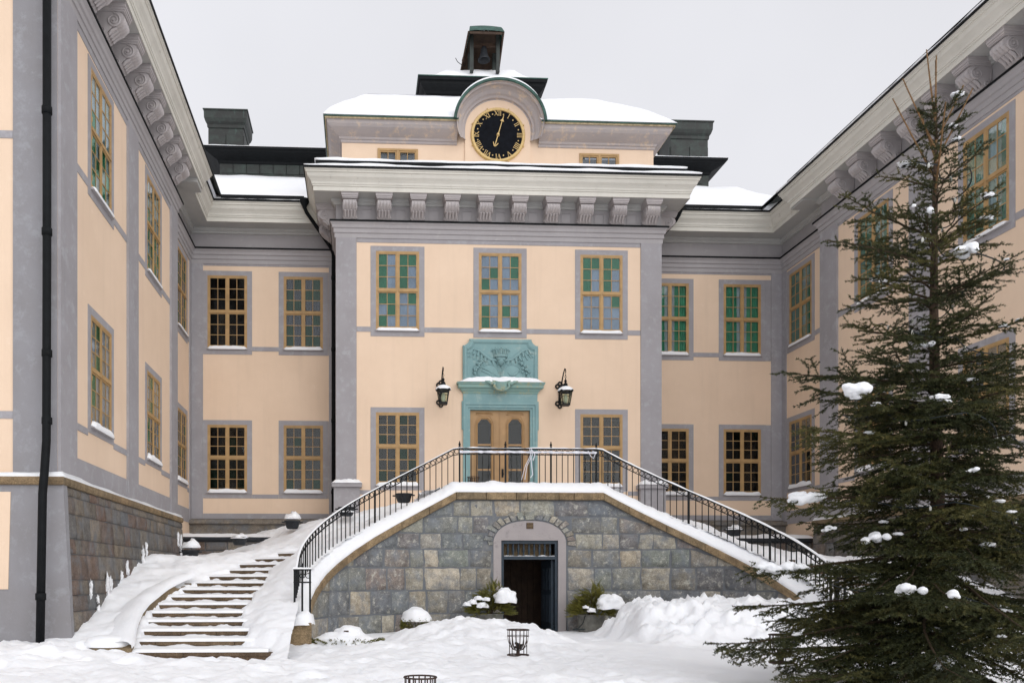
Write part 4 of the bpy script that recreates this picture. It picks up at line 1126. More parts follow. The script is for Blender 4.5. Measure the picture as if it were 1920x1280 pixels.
# ------------------------------------------------------------------ wings
def wing(side):
    L_ = side < 0
    X0, XI = (LW, LI) if L_ else (RW, RI)
    dz = .12 if L_ else .06; dw = .14
    yc = -.766 if L_ else -.51
    yf = -8.8 if L_ else -9.2
    root = thing('palace_wing', 'left wing with tall windows, scroll brackets and a rusty stone plinth beside the stair' if L_ else 'right wing with green-curtained windows and scroll brackets behind the spruce', 'building', (X0+side*2, -4, 0))
    rot = PI/2 if L_ else -PI/2
    F1 = (lambda u, v, z: (X0-v, u, z)) if L_ else (lambda u, v, z: (X0+v, -u, z))
    F2 = (lambda u, v, z: (XI-v, u, z)) if L_ else (lambda u, v, z: (XI+v, -u, z))
    sg = 1 if L_ else -1
    ys1 = (-6.707, -3.009) if L_ else (-6.174, -2.6885)
    y3 = .7258 if L_ else .9495
    zb = 2.72
    def hl(ys): return [(sg*y-.585, sg*y+.585, a+dw, b+dw) for y in ys for a, b in ((ZU0, ZU1), (ZL0, ZL1))]
    def rg(a, b): return (a, b) if L_ else (-b, -a)
    mb = MB(); u0, u1 = rg(yf, yc); wall_panel(mb, F1, u0, u1, 1.0, 10.05, hl(ys1)); mb.obj('court_wall', 'cream', root)
    mb = MB(); u0, u1 = rg(yc, RY); wall_panel(mb, F2, u0, u1, 1.0, 10.0, hl((y3,))); mb.obj('inner_wall', 'cream', root)
    mb = MB(); mb.add([(X0, yc, 1), (XI, yc, 1), (XI, yc, 10.05), (X0, yc, 10.05)], [(0,1,2,3)]); mb.obj('return_wall', 'grey', root)
    ff = (lambda u, v, z: (u, yf+v, z))
    xs0, xs1 = (X0-7, X0) if L_ else (X0, X0+7)
    mb = MB(); wall_panel(mb, ff, xs0, xs1, .0, 10.05, []); mb.obj('front_wall', 'cream', root)
    schemes = {(-6.707): ('greensky', 'palegreen'), (-3.009): ('greensky', 'palegreen'), (.7258): ('duskblind', 'darkgreen'), (-6.174): ('greenfull', 'dark'), (-2.6885): ('greenfull', 'dark'), (.9495): ('greenfull', 'dark')}
    for y in (*ys1, y3):
        F = F1 if y != y3 else F2
        place_window(K_win_u, root, F, sg*y, ZU0+dw, rot, SC[schemes[y][0]], .03); surround(F, sg*y, 1.17, ZU0+dw, ZU1+dw, root)
        place_window(K_win_l, root, F, sg*y, ZL0+dw, rot, SC[schemes[y][1]], .075); surround(F, sg*y, 1.17, ZL0+dw, ZL1+dw, root, bot=.14)
    def sl(F, a, b, z0, z1, t, n, m='grey'): u0, u1 = rg(a, b); slab(F, u0, u1, z0, z1, t, n, m, root)
    pil = [(yf, -8.06), (-5.127, -4.393), (-1.457, yc)] if L_ else [(-8.9, -8.1), (-4.75, -4.0), (-1.28, yc)]
    for a, b in pil: sl(F1, a, b, 2.7, 10.1, .045, 'pilaster')
    sl(F2, yc, yc+.02, 2.7, 10.1, .02, 'pilaster'); sl(F2, RY-.26, RY, 2.7, 9.995, .026, 'pilaster')
    # string bands between windows and pilasters
    def bands(F, lims, y):
        for a, b in lims:
            for z0, z1 in ((7.70, 7.84), (3.55, 3.67), (9.98, 10.1)):
                if z0 > 9: sl(F, a, b, z0, z1, .010, 'band'); continue
                if y-.722 > a: sl(F, a, y-.722, z0, z1, .0105, 'band')
                if y+.722 < b: sl(F, y+.722, b, z0, z1, .0105, 'band')
            sl(F, a, b, 2.72, 3.10, .014, 'band')
    bands(F1, [(pil[0][1], pil[1][0])], ys1[0]); bands(F1, [(pil[1][1], pil[2][0])], ys1[1]); bands(F2, [(yc+.02, RY-.26)], y3)
    # front face: corner strip and bands
    sx = X0 if L_ else X0
    a, b = (X0-.655, X0) if L_ else (X0, X0+.6)
    slab(ff, a, b, 2.7, 10.05, .026, 'pilaster', 'greyfront', root)
    for z0, z1 in ((7.763, 7.883), (3.558, 3.678)): slab(ff, (xs0 if L_ else b), (a if L_ else xs1), z0, z1, .011, 'band', 'grey', root)
    slab(ff, (xs0 if L_ else b), (a if L_ else xs1), 2.7, 2.74, .012, 'band', 'grey', root)
    # cornice with brackets
    path = PATH[0:5] if L_ else PATH[9:14]
    if L_: cornice_set(root, 0, 3, PATH, dz); cornice_set(root, 3, 4, PATH, 0)
    else: cornice_set(root, 10, 13, PATH, dz); cornice_set(root, 9, 10, PATH, 0)
    mb = MB(); a_, b_ = sorted((XI+side*.1, X0-side*.525)); mb.box(a_, b_, yc-.05, yc+.528, 10.965, 11.42); mb.obj('cornice_return', 'soffit', root)
    by = [-8.56+.862*i for i in range(9)] if L_ else [-8.80+.876*i for i in range(9)]
    for y in by: link('bracket', BR, root, (X0, y, 10.408+dz), (0, 0, rot))
    for k in range(3): link('bracket', BR, root, ((X0-.5-.87*k) if L_ else (X0+.5+.87*k), yf, 10.408+dz))
    # roof with snow
    ex = X0+.78*(-side); ey = yf-.78
    zr = 11.49+dz
    xm = X0+side*4.0
    mb = MB()
    def fr_(u, v):
        x = ex+(xm-ex)*v; y = ey+(6.5-ey)*u
        y = max(y, ey+(v)*4.0) if u < .5 else y
        return (x, y, zr+3.1*v)
    mb.grid(fr_, 20, 8, flip=L_)
    mb.add([(ex, ey, zr), (xm+side*4, ey, zr), (xm+side*4, ey+4, zr+3.1), (xm, ey+4, zr+3.1)], [(0,1,2,3)])
    mb.obj('roof', 'copper', root)
    mb = MB()
    def fs_(u, v):
        x = ex+side*.16+(xm-ex)*v; y = ey+.2+(6.5-ey)*u
        return (x, y, zr+.05+3.1*v+(.10 if v > 0 else -.03)*(1+.3*fbm(x, y, 3, 3, .8)))
    mb.grid(fs_, 50, 12, flip=L_); mb.obj('roof_snow', 'snow', root, True)
    lip = PATH[0:4] if L_ else PATH[10:14]
    if not L_:
        snow_lip(root, PATH, 10, 12, .79, .55, 11.475+dz, .075, 61)
        mb = MB(); sweep(mb, PATH, [(.60, 11.50+dz), (.60, 11.70+dz), (.56, 11.72+dz), (.3, 11.75+dz)], 10, 12); mb.obj('snow_guard', 'black', root)
    # plinth of battered stone under the court wall
    pz0, pz1, bat = -.3, 2.58, .20
    mb = MB()
    yb0, yb1 = (-8.62, yc+.25) if L_ else (-9.0, yc+.2)
    xa = X0-side*.0
    def PX(z): return X0-side*(.10+bat*(1-z/2.6))         # face of the plinth
    def PYF(z): return yf-.06-.16*(1-z/2.6)
    mb.hexa([(PX(pz0)+side*.03, PYF(pz0)+.03, pz0), (PX(pz0)+side*.03, yb1, pz0), (X0+side*.6, yb1, pz0), (X0+side*.6, PYF(pz0)+.03, pz0),
             (PX(pz1)+side*.03, PYF(pz1)+.03, pz1), (PX(pz1)+side*.03, yb1, pz1), (X0+side*.6, yb1, pz1), (X0+side*.6, PYF(pz1)+.03, pz1)])
    mb.obj('plinth_core', 'mortar', root)
    mb = MB()
    xo = X0+side*7
    mb.add([(PX(pz0), PYF(pz0), pz0), (xo, PYF(pz0), pz0), (xo, PYF(pz1), pz1), (PX(pz1), PYF(pz1), pz1)], [(0,1,2,3)])
    mb.add([(PX(pz0), PYF(pz0), pz0), (PX(pz1), PYF(pz1), pz1), (PX(pz1), PYF(pz1)+.17, pz1), (PX(pz0), PYF(pz0)+.10, pz0)], [(0,1,2,3)])
    mb.obj('plinth_front', 'greyfront', root)
    if L_:
        fp = lambda u, v, z: (u, PYF(z)+v, z)
        slab(fp, xs0, X0-.66, 1.0, 2.46, .012, 'cream_field', 'cream', root)
    # coping stones round the plinth and snow on them
    cp = [(xo, yf), (X0, yf), (X0, yb1)] if L_ else [(X0, yb1), (X0, yf), (xo, yf)]
    pc = [(.08, 2.56), (.12, 2.57), (.135, 2.62), (.125, 2.68), (.02, 2.73)]
    segs = 12
    for i in range(2):
        p, q = Vector(cp[i]), Vector(cp[i+1]); ns = max(1, int((q-p).length/1.1))
        for k in range(ns):
            a_, b_ = p.lerp(q, k/ns), p.lerp(q, (k+1)/ns)
            pp = []
            if i == 0 or k > 0: pre = a_-(b_-a_)
            cc = [tuple(a_), tuple(b_)]
            full = [tuple(a_-(q-p)*.1) if not (i == 1 and k == 0) else cp[0], tuple(a_), tuple(b_), tuple(b_+(q-p)*.1) if not (i == 0 and k == ns-1) else cp[2]]
            mb = MB(); sweep(mb, full, pc, 1, 2, caps=True); mb.obj('coping_stone', 'brown', root)
    pathc = [cp[0], cp[1], cp[2]]
    snow_lip(root, pathc, 0, 2, .13, .03, 2.68, .055, 77+side, 'coping_snow', wob=.012)
    # stones
    rs = random.Random(11+side)
    z = 0.0-.25; rows = []
    while z < 2.54:
        h_ = rs.choice((rs.uniform(.22, .28), rs.uniform(.30, .40))); h_ = min(h_, 2.56-z)
        if h_ < .12: break
        y = yb0-.02+rs.uniform(-.12, .05); first = True
        y = PYF(z)+.11
        while y < yb1-.1:
            l_ = min(rs.choice((rs.uniform(.26, .42), rs.uniform(.42, .6), rs.uniform(.6, .85))), yb1-y)
            g = .004
            mb = MB(); y0_, y1_, z0_, z1_ = y+g, y+l_-g, z+g, z+h_-g
            seed = rs.uniform(0, 99); b = .022
            def fn(u, v, seed=seed, y0_=y0_, y1_=y1_, z0_=z0_, z1_=z1_):
                u = edged(u, 6, y1_-y0_, .014); v = edged(v, 5, z1_-z0_, .014); yy = y0_+(y1_-y0_)*u; zz = z0_+(z1_-z0_)*v
                e = min(u*(y1_-y0_), (1-u)*(y1_-y0_), v*(z1_-z0_), (1-v)*(z1_-z0_))
                d = .022*min(1, e/.014)+.012*fbm(yy*3, zz*3, seed, 3, 1.4)*min(1, e/.02)
                yy += .010*fbm(seed, zz*4, u*3, 2, 1); zz += .010*fbm(yy*4, seed, v*3, 2, 1)
                return (PX(zz)-side*(d-.03), yy, zz)
            mb.grid(fn, 7, 6, flip=not L_)
            mb.obj('stone', 'redstone', root, True)
            y += l_
        z += h_
    return root
LWING = wing(-1); RWING = wing(1)

# ------------------------------------------------------------------ terrace with quarter-round flights
terr = thing('stair_terrace', 'grey granite terrace with cellar doorway and curved outer stairs under snow', 'terrace', (0, -5, 0))
def wpos(s, off=0.0):
    """point at arc length s along the terrace wall; off > 0 is towards the building"""
    a = abs(s); sg = 1 if s >= 0 else -1
    if a <= CX: return (s, CY+RQ+off), (0, -1)
    f = (a-CX)/RQ
    if f <= PI/2:
        return (sg*(CX+(RQ+off)*math.sin(f)), CY+(RQ+off)*math.cos(f)), (-sg*math.sin(f), -math.cos(f))
    return (sg*(CX+RQ+off), CY-(a-CX-RQ*PI/2)), (-sg*1.0, 0)
S_END = CX+RQ*PI/2+.52
def cop_z(s):
    a = max(0, abs(s)-CX); 
    # soft bend where the slope begins
    return 3.02-.54*a+.008*a*a
DH, DA = .79, 2.41                              # cellar arch: half width, crown height
def in_arch(s, z, m=0):
    a = abs(s)
    if a > DH+m: return False
    zs = 1.93
    if z < zs: return True
    return (a/(DH+m))**2.4+((z-zs)/(DA-zs+m))**2 < 1
# mortar backing
mb = MB(); NS = 150; cols = []
ss = [-S_END+2*S_END*i/NS for i in range(NS+1)]
for s in ss:
    (x, y), n_ = wpos(s)
    zt = cop_z(s)-.15
    if abs(s) < DH: zb = 1.93+(DA-1.93)*(max(0, 1-(abs(s)/DH)**2.4))**.5
    else: zb = -.3
    cols.append(((x, y, zb), (x, y, zt)))
for (a, b), (c, d) in zip(cols, cols[1:]): mb.add([a, c, d, b], [(0,1,2,3)])
# stair-side face of the parapet
for i in range(NS):
    if abs(ss[i]) < 1.0: continue
    p = []
    for s in (ss[i], ss[i+1]):
        (x, y), n_ = wpos(s, .34); p.append(((x, y, -.3), (x, y, cop_z(s)-.05)))
    mb.add([p[1][0], p[0][0], p[0][1], p[1][1]], [(0,1,2,3)])
mb.obj('terrace_wall', 'mortar', terr)
# stones laid in courses
rs = random.Random(5)
ZC = [-.25, .02, .42, .915, 1.40, 1.79, 2.135, 2.50, 2.875]
def terrace_stone(s0, s1, z0, z1):
    zt0, zt1 = min(z1, cop_z(s0)-.17), min(z1, cop_z(s1)-.17)
    if zt0-z0 < .07 and zt1-z0 < .07: return
    zt0, zt1 = max(zt0, z0+.02), max(zt1, z0+.02)
    seed = rs.uniform(0, 99); j = [rs.uniform(-.012, .012) for _ in range(8)]
    mb = MB(); W_ = s1-s0
    def fn(u, v):
        u = edged(u, 6, W_, .018); s = s0+W_*u; zt = zt0+(zt1-zt0)*u; H_ = zt-z0; v = edged(v, 5, H_, .018)
        zz = z0+H_*v
        e = min(u*W_, (1-u)*W_, v*H_, (1-v)*H_)
        d = -.012+.024*min(1, e/.018)+.016*fbm(s*3, zz*3, seed, 3, 1.3)*min(1, e/.02)
        if e < .001: d -= .006
        s += .035*fbm(seed, zz*3, 1+round(u), 2, 1.2)*(abs(u-.5)*2); zz += .022*fbm(s*3, seed, 5+round(v), 2, 1.2)*(abs(v-.5)*2)
        (x, y), n_ = wpos(s); return (x+n_[0]*d, y+n_[1]*d, zz)
    mb.grid(fn, 7, 6)
    mb.obj('stone', 'stone', terr, True)
for r_ in range(len(ZC)-1):
    z0, z1 = ZC[r_]+.006, ZC[r_+1]-.006; zm = (z0+z1)/2
    ex = DH+.03 if z1 < 1.95 else (1.00 if z1 < 2.2 else (.90 if z1 < 2.55 else 0))
    lim = S_END-.02
    for sg in (-1, 1):
        s = ex
        if ex == 0: s = -.22 if sg > 0 else .22+.0
        if ex == 0 and sg < 0: s = .22
        while s < lim:
            l_ = rs.choice((rs.uniform(.30, .46), rs.uniform(.44, .62), rs.uniform(.50, .78)))
            e = min(s+l_, lim)
            if lim-e < .2: e = lim
            a, b = (s+.006, e-.006) if sg > 0 else (-e+.006, -s-.006)
            terrace_stone(a, b, z0, z1); s = e
# voussoirs round the arch
for k in range(19):
    f0, f1 = k/19, (k+1)/19
    def ap(f, m):
        a = PI*(1.03-1.06*f)
        c_, s_ = math.cos(a), math.sin(a)
        x = (DH+m)*(abs(c_)**.83)*(1 if c_ > 0 else -1); z = 1.93+(DA-1.93+m)*(abs(s_)**1.0)*(1 if s_ > 0 else -1)
        return x, z
    g = .07
    m1 = rs.uniform(.13, .25); jj = [rs.uniform(-.10, .10)/19 for _ in range(2)]; m0 = rs.uniform(.012, .03)
    q = [ap(f0+g/19, m0), ap(f1-g/19, m0), ap(f1-g/19+jj[0], m1), ap(f0+g/19+jj[1], m1*rs.uniform(.8, 1.1))]
    y = CY+RQ
    cxm, czm = sum(p[0] for p in q)/4, sum(p[1] for p in q)/4
    pr = [(cxm+(x-cxm)*.86, czm+(z-czm)*.88) for x, z in q]
    d = -.024-.010*rs.random()
    MB().add([(x, y+.01, z) for x, z in q]+[(x, y+d, z) for x, z in pr], [(4,5,6,7),(0,1,5,4),(1,2,6,5),(2,3,7,6),(3,0,4,7)]).obj('arch_stone', 'stone', terr)
# rendered door surround with its arch, reveal and vent
yw = CY+RQ
op = .62; ot = 1.99
mb = MB(); N_ = 40; outl = []
for k in range(N_+1):
    a = PI*(1-k/N_); c_ = math.cos(a)
    outl.append((DH*(abs(c_)**.83)*(1 if c_ > 0 else -1), 1.93+(DA-1.93)*math.sin(a)))
def inner_of(x, z): return (max(-op, min(op, x)), ot if abs(x) < op else ot)
for a, b in zip(outl, outl[1:]):
    ia, ib = inner_of(*a), inner_of(*b)
    mb.add([(a[0], yw-.012, a[1]), (b[0], yw-.012, b[1]), (ib[0], yw-.012, ib[1]), (ia[0], yw-.012, ia[1])], [(0,1,2,3)])
    mb.add([(a[0], yw-.012, a[1]), (b[0], yw-.012, b[1]), (b[0], yw+.05, b[1]), (a[0], yw+.05, a[1])], [(0,1,2,3)])
for s in (-1, 1): 
    mb.add([(s*DH, yw-.012, -.2), (s*op, yw-.012, -.2), (s*op, yw-.012, ot), (s*DH, yw-.012, 1.93)], [(0,1,2,3)])
    mb.add([(s*op, yw-.012, -.2), (s*op, yw+.3, -.2), (s*op, yw+.3, ot), (s*op, yw-.012, ot)], [(0,1,2,3)])
mb.add([(-op, yw-.012, ot), (op, yw-.012, ot), (op, yw+.3, ot), (-op, yw+.3, ot)], [(0,1,2,3)])
mb.obj('door_surround', 'arch', terr)
mb = MB(); mb.box(-.075, .075, yw-.022, yw-.005, 2.24, 2.37); v_ = mb.obj('vent', 'darkwood', terr)
mb = MB(); [mb.box(-.065, .065, yw-.03, yw-.018, 2.255+k*.03, 2.268+k*.03) for k in range(4)]; mb.obj('vent_slat', 'brown', v_, local=True)
for ch in v_.children: ch.matrix_parent_inverse = Matrix.Identity(4)
# cellar door frame, balustered transom, open leaf, vestibule
mb = MB()
for s in (-1, 1): a, b = sorted((s*op, s*(op-.06))); mb.box(a, b, yw+.03, yw+.14, -.1, ot-.002)
mb.box(-op+.06, op-.06, yw+.03, yw+.14, ot-.07, ot-.002); mb.box(-op+.06, op-.06, yw+.02, yw+.15, 1.58, 1.65)
fr = mb.obj('cellar_door_frame', 'navy', terr)
mb = MB(); mb.lathe([(.018, 0), (.024, .02), (.014, .05), (.022, .09), (.03, .12), (.028, .17), (.016, .21), (.024, .24), (.018, .265)], (0, 0, 0), 8); SP = mb.mesh('spindle', 'navy', True)
for k in range(9): link('spindle', SP, fr, (-.46+.115*k, yw+.085, 1.652), local=True)
mb = MB(); mb.grid(lambda u, v: (-op+.07+u*(2*op-.14), yw+.015+.07*v, 1.651+.022*math.sin(PI*v)*(.5+fbm(u*7, 0, 3, 2, 1))), 24, 5); mb.obj('transom_snow', 'snow', fr, True, local=True)
mb = MB(); mb.box(-.55, .55, yw+.35, yw+.38, 1.64, 1.93); mb.obj('transom_panel', 'brown', fr, local=True)
mb = MB(); mb.box(.50, .555, yw+.15, yw+1.15, .02, 1.57); lf = mb.obj('cellar_door_leaf', 'navy', terr)
mb = MB(); [mb.box(.485, .50, yw+.22+.30*k, yw+.46+.30*k, .2+.72*j, .80+.6*j) for k in range(3) for j in range(2)]; mb.obj('leaf_panel', 'navy', lf, local=True)
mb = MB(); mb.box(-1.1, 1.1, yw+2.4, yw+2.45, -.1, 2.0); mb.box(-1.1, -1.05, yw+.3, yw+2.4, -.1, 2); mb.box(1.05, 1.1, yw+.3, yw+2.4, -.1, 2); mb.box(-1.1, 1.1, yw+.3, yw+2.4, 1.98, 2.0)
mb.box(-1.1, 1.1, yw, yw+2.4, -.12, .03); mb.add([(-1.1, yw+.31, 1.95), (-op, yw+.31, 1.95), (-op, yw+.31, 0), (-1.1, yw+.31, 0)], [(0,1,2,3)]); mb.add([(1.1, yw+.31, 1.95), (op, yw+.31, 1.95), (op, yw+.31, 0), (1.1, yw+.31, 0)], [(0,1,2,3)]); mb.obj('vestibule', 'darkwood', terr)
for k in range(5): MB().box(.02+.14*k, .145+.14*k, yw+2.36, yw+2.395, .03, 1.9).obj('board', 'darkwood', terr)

# coping stones
cs = [-S_END]; 
for a in (-5.55, -4.65, -3.75, -2.85, -2.2, -CX, -.95, -.30, -.06, .62, .95, CX, 2.15, 2.95, 3.75, 4.6, 5.5): cs.append(a)
cs.append(S_END)
for a, b in zip(cs, cs[1:]):
    n_ = max(2, int((b-a)/.2)); mb = MB(); pr = [(-.06, -.165), (-.085, -.15), (-.085, -.02), (-.07, -.005), (.0, 0.0), (.37, .0), (.37, -.16)]
    cols = []
    for i in range(n_+1):
        s = a+.006+(b-a-.012)*i/n_
        c = []
        for o, z in pr:
            (x, y), nn = wpos(s, o); c.append((x, y, cop_z(s)+z+.004*fbm(s*2, o*9, 3, 2, 1)))
        cols.append(c)
    k_ = len(pr); vs = [v for c in cols for v in c]
    fs = [(i*k_+k, (i+1)*k_+k, (i+1)*k_+k+1, i*k_+k+1) for i in range(n_) for k in range(k_-1)]+[tuple(range(k_)), tuple(range(len(vs)-1, len(vs)-k_-1, -1))]
    mb.add(vs, fs); mb.obj('coping_stone', 'brown', terr)
# snow on the parapet, thicker behind the railing
mb = MB(); ns = 220; PRF = [(-.055, .0), (-.06, .045), (-.03, .10), (.03, .155), (.09, .20), (.16, .235), (.28, .25), (.45, .22), (.70, .12)]
cols = []
for i in range(ns+1):
    s = -S_END+2*S_END*i/ns; c = []
    fade = sstep(0, .35, S_END-abs(s))
    lump = .05*max(0, fbm(s*2.1, 3, 0, 3, 1))+.02*fbm(s*7, 1, 0, 2, 1)
    flat = 1 if abs(s) < CX+.2 else 1.0
    for o, z in PRF:
        (x, y), nn = wpos(s, o+.012*fbm(s*5, o*6, 2, 2, 1)); c.append((x, y, cop_z(s)+(z*(.35+.65*fade))*flat+lump*min(1, z*6)*fade))
    cols.append(c)
k_ = len(PRF); vs = [v for c in cols for v in c]
mb.add(vs, [(i*k_+k, (i+1)*k_+k, (i+1)*k_+k+1, i*k_+k+1) for i in range(ns) for k in range(k_-1)])
mb.obj('parapet_snow', 'snow', terr, True)
# terrace floor and its snow
mb = MB(); mb.box(-CX-.1, CX+.1, yw+.3, 0, 2.6, 2.88); mb.obj('terrace_floor', 'brown', terr)
mb = MB(); mb.grid(lambda u, v: (-2.3+4.6*u, yw+.45+(3.30)*v, 3.10+.12*fbm(u*9, v*5, 2, 4, 1)+.06*fbm(u*25, v*12, 2, 3, 1)), 60, 36); mb.obj('terrace_snow', 'snow', terr, True)
# steps: three stones each in the part one sees, with snow lying on the treads
rs = random.Random(23)
for sg in (-1, 1):
    for i in range(23):
        z1 = ramp_z(i); z0 = z1-.19
        cuts = [3.32, 4.2+rs.uniform(-.3, .5), 5.1+rs.uniform(-.3, .3), 6.35] if (i < 14 and sg < 0) else [3.32, 6.35]
        for a, b in zip(cuts, cuts[1:]):
            a2, b2 = a+.004, b-.004
            nn = 3; bl = []
            for q in (a2, b2):
                f, bk = stair_pt(i, q), stair_pt(i+1.12, q)
                bl.append((f, bk))
            (f0, k0), (f1, k1) = bl
            P_ = lambda p, z: (sg*p[0], p[1], z)
            # slight nosing
            nf0, nf1 = stair_pt(i-.05, a2), stair_pt(i-.05, b2)
            mb = MB(); mb.hexa([P_(f0, z0), P_(f1, z0), P_(k1, z0), P_(k0, z0), P_(f0, z1-.07), P_(f1, z1-.07), P_(k1, z1-.07), P_(k0, z1-.07)])
            mb.hexa([P_(nf0, z1-.068), P_(nf1, z1-.068), P_(k1, z1-.068), P_(k0, z1-.068), P_(nf0, z1-.012), P_(nf1, z1-.012), P_(k1, z1), P_(k0, z1)])
            mb.obj('step_stone', 'step', terr)
        mb = MB(); nq = 64; sd = rs.uniform(0, 99)
        def fn(u, v, i=i, z1=z1, sd=sd):
            q = 3.4+2.9*u
            jag = .055*max(-.3, fbm(q*3.2, sd, 0, 4, 1.3))
            ts = [-.045-.02, -.05+.05*fbm(q*4, sd, 2, 3, 1), .10, .5, .86, .97, 1.02][int(round(v*6))]
            hs = [-.012, .026+.020*fbm(q*5, sd, 3, 3, 1), .036, .038, .044+.55*jag, .056+jag*.95, .058+jag][int(round(v*6))]
            p = stair_pt(i+ts, q); return (sg*p[0], p[1], z1+hs)
        mb.grid(fn, nq, 7, flip=(sg < 0)); mb.obj('step_snow', 'snow', terr, True)
    # pedestal at the foot of the parapet, curb on the outer side ending in a round block
    xq = CX+RQ
    mb = MB(); pp = [(sg*(xq-.15), -7.92), (sg*(xq+.24), -7.92), (sg*(xq+.26), -7.25), (sg*(xq-.10), -7.25)]
    if sg < 0: pp = pp[::-1]
    mb.hexa([(x, y, -.1) for x, y in [(p[0]+(.06*sg*0), p[1]+.05) for p in pp]]+[(x, y, .44) for x, y in pp]); mb.obj('pedestal', 'brown', terr)
    mb = MB()
    def fn(u, v, sg=sg):
        a = 2*PI*u; r_ = v
        x = sg*(xq+.06)+.245*r_*math.copysign(abs(math.cos(a))**.6, math.cos(a)); y = -7.57+.395*r_*math.copysign(abs(math.sin(a))**.6, math.sin(a))
        return (x, y, .425+.16*(1-r_**4)**.5*(1+.55*fbm(x*3, y*3, sg, 3, 1.2)) if r_ < 1 else .40+.03*fbm(x*4, y*4, sg, 2, 1))
    mb.grid(fn, 33, 9); mb.obj('pedestal_snow', 'snow', terr, True)
    mb = MB(); pc_ = []
    for k in range(0, 20):
        t = -.3+k*.42; q = lut(QL, t)+.03
        (x, y) = stair_pt(t, q); (x2, y2) = stair_pt(t, q+.26); z = ramp_z(t)+.10+.03*sstep(0, 4, t)-(.10 if t > 6.6 else 0)
        pc_.append(((sg*x, y, z-.35), (sg*x, y, z), (sg*x2, y2, z), (sg*x2, y2, z-.35)))
    vs = [v for c in pc_ for v in c]
    mb.add(vs, [(i*4+k, (i+1)*4+k, (i+1)*4+k+1, i*4+k+1) for i in range(len(pc_)-1) for k in range(3)]+[(0,1,2,3)]); mb.obj('stair_curb', 'brown', terr)
    mb = MB(); 
    for k in range(19):
        pass
    vs = []; nS = 44
    for k in range(nS+1):
        t = -.35+k*8.2/nS; q0 = lut(QL, t)+.01
        for dq, h_ in ((0, .0), (.01, .05), (.06, .09), (.14, .105), (.24, .09), (.40, .02)):
            (x, y) = stair_pt(t, q0+dq); vs.append((sg*x, y, ramp_z(t)+.10+.03*sstep(0, 4, t)+h_*(1+.3*fbm(t, dq*3, 4, 3, 1))+.0))
    mb.add(vs, [(i*6+k, (i+1)*6+k, (i+1)*6+k+1, i*6+k+1) for i in range(nS) for k in range(5)]); mb.obj('curb_snow', 'snow', terr, True)
    bx_, by_ = CX+5.75, -9.12
    mb = MB(); mb.lathe([(.33, -.2), (.33, .16), (.30, .20), (.0, .21)], (sg*bx_, by_, 0), 20); mb.obj('curb_end', 'brown', terr)
    mb = MB(); mb.lathe([(.345, .17), (.35, .22), (.30, .29), (.18, .325), (.0, .335)], (sg*bx_, by_, 0), 24); mb.obj('curb_end_snow', 'snow', terr, True)

# ------------------------------------------------------------------ wrought iron railing
rail = thing('iron_railing', 'black wrought iron railing with ring frieze running along the terrace and down both stairs', 'railing', (0, yw+.12, 3.1))
OFF = .16
def rp(s): (x, y), n_ = wpos(s, OFF); return x, y
S_R = S_END-.10
def rail_top(s): a = max(0, abs(s)-CX); return cop_z(s)+.965-.022*a
for a, b in ((-S_R, -CX+.10), (-CX+.10, CX-.10), (CX-.10, S_R)):
    n_ = max(2, int((b-a)/.14)); pts = [(*rp(a+(b-a)*i/n_), 0) for i in range(n_+1)]; sv_ = [a+(b-a)*i/n_ for i in range(n_+1)]
    for dz, w_, h_, nm in ((0, .022, .012, 'handrail'), (-.125, .012, .008, 'lower_rail')):
        mb = MB(); cols = []
        for s in sv_:
            (x, y), nn = wpos(s, OFF); z = rail_top(s)+dz
            cols.append([(x+nn[0]*w_, y+nn[1]*w_, z-h_), (x+nn[0]*w_, y+nn[1]*w_, z+h_), (x-nn[0]*w_, y-nn[1]*w_, z+h_), (x-nn[0]*w_, y-nn[1]*w_, z-h_)])
        vs = [v for c in cols for v in c]
        mb.add(vs, [(i*4+k, (i+1)*4+k, (i+1)*4+(k+1) % 4, i*4+(k+1) % 4) for i in range(len(cols)-1) for k in range(4)]+[(0,1,2,3), tuple(range(len(vs)-1, len(vs)-5, -1))])
        mb.obj(nm, 'iron', rail)
    # snow line lying on the handrail
    if True:
        mb = MB(); cols = []
        for s in sv_:
            (x, y), nn = wpos(s, OFF); z = rail_top(s)+.012; t = (.030 if s > 0 else .017)*(1+.6*fbm(s*4, 2, 0, 3, 1))
            if abs(s) < CX-.1: t *= max(.15, .6+1.2*fbm(s*3, 7, 0, 2, 1))
            cols.append([(x+nn[0]*.024, y+nn[1]*.024, z), (x+nn[0]*.016, y+nn[1]*.016, z+t), (x-nn[0]*.016, y-nn[1]*.016, z+t), (x-nn[0]*.024, y-nn[1]*.024, z)])
        vs = [v for c in cols for v in c]
        mb.add(vs, [(i*4+k, (i+1)*4+k, (i+1)*4+k+1, i*4+k+1) for i in range(len(cols)-1) for k in range(3)]); mb.obj('rail_snow', 'snow', rail, True)
BALM = MB().box(-.008, .008, -.008, .008, -.87, -.005).mesh('baluster', 'iron')
RNG = MB().torus((0,0,0), .047, .0075, 'y', 18, 5).mesh('ring', 'iron', True)
pm = MB(); pm.box(-.017, .017, -.017, .017, -1.0, .03); pm.lathe([(.03, .03), (.03, .045), (.014, .055), (.026, .085), (.026, .10), (.01, .13), (.014, .14), (.012, .155), (.0, .165)], n=10)
POST = pm.mesh('post', 'iron')
POSTS = [-CX+.10, -.50, .50, CX-.10]
POST2 = [-5.6, -3.35, 3.35, 5.0]
STEP_B = .1235
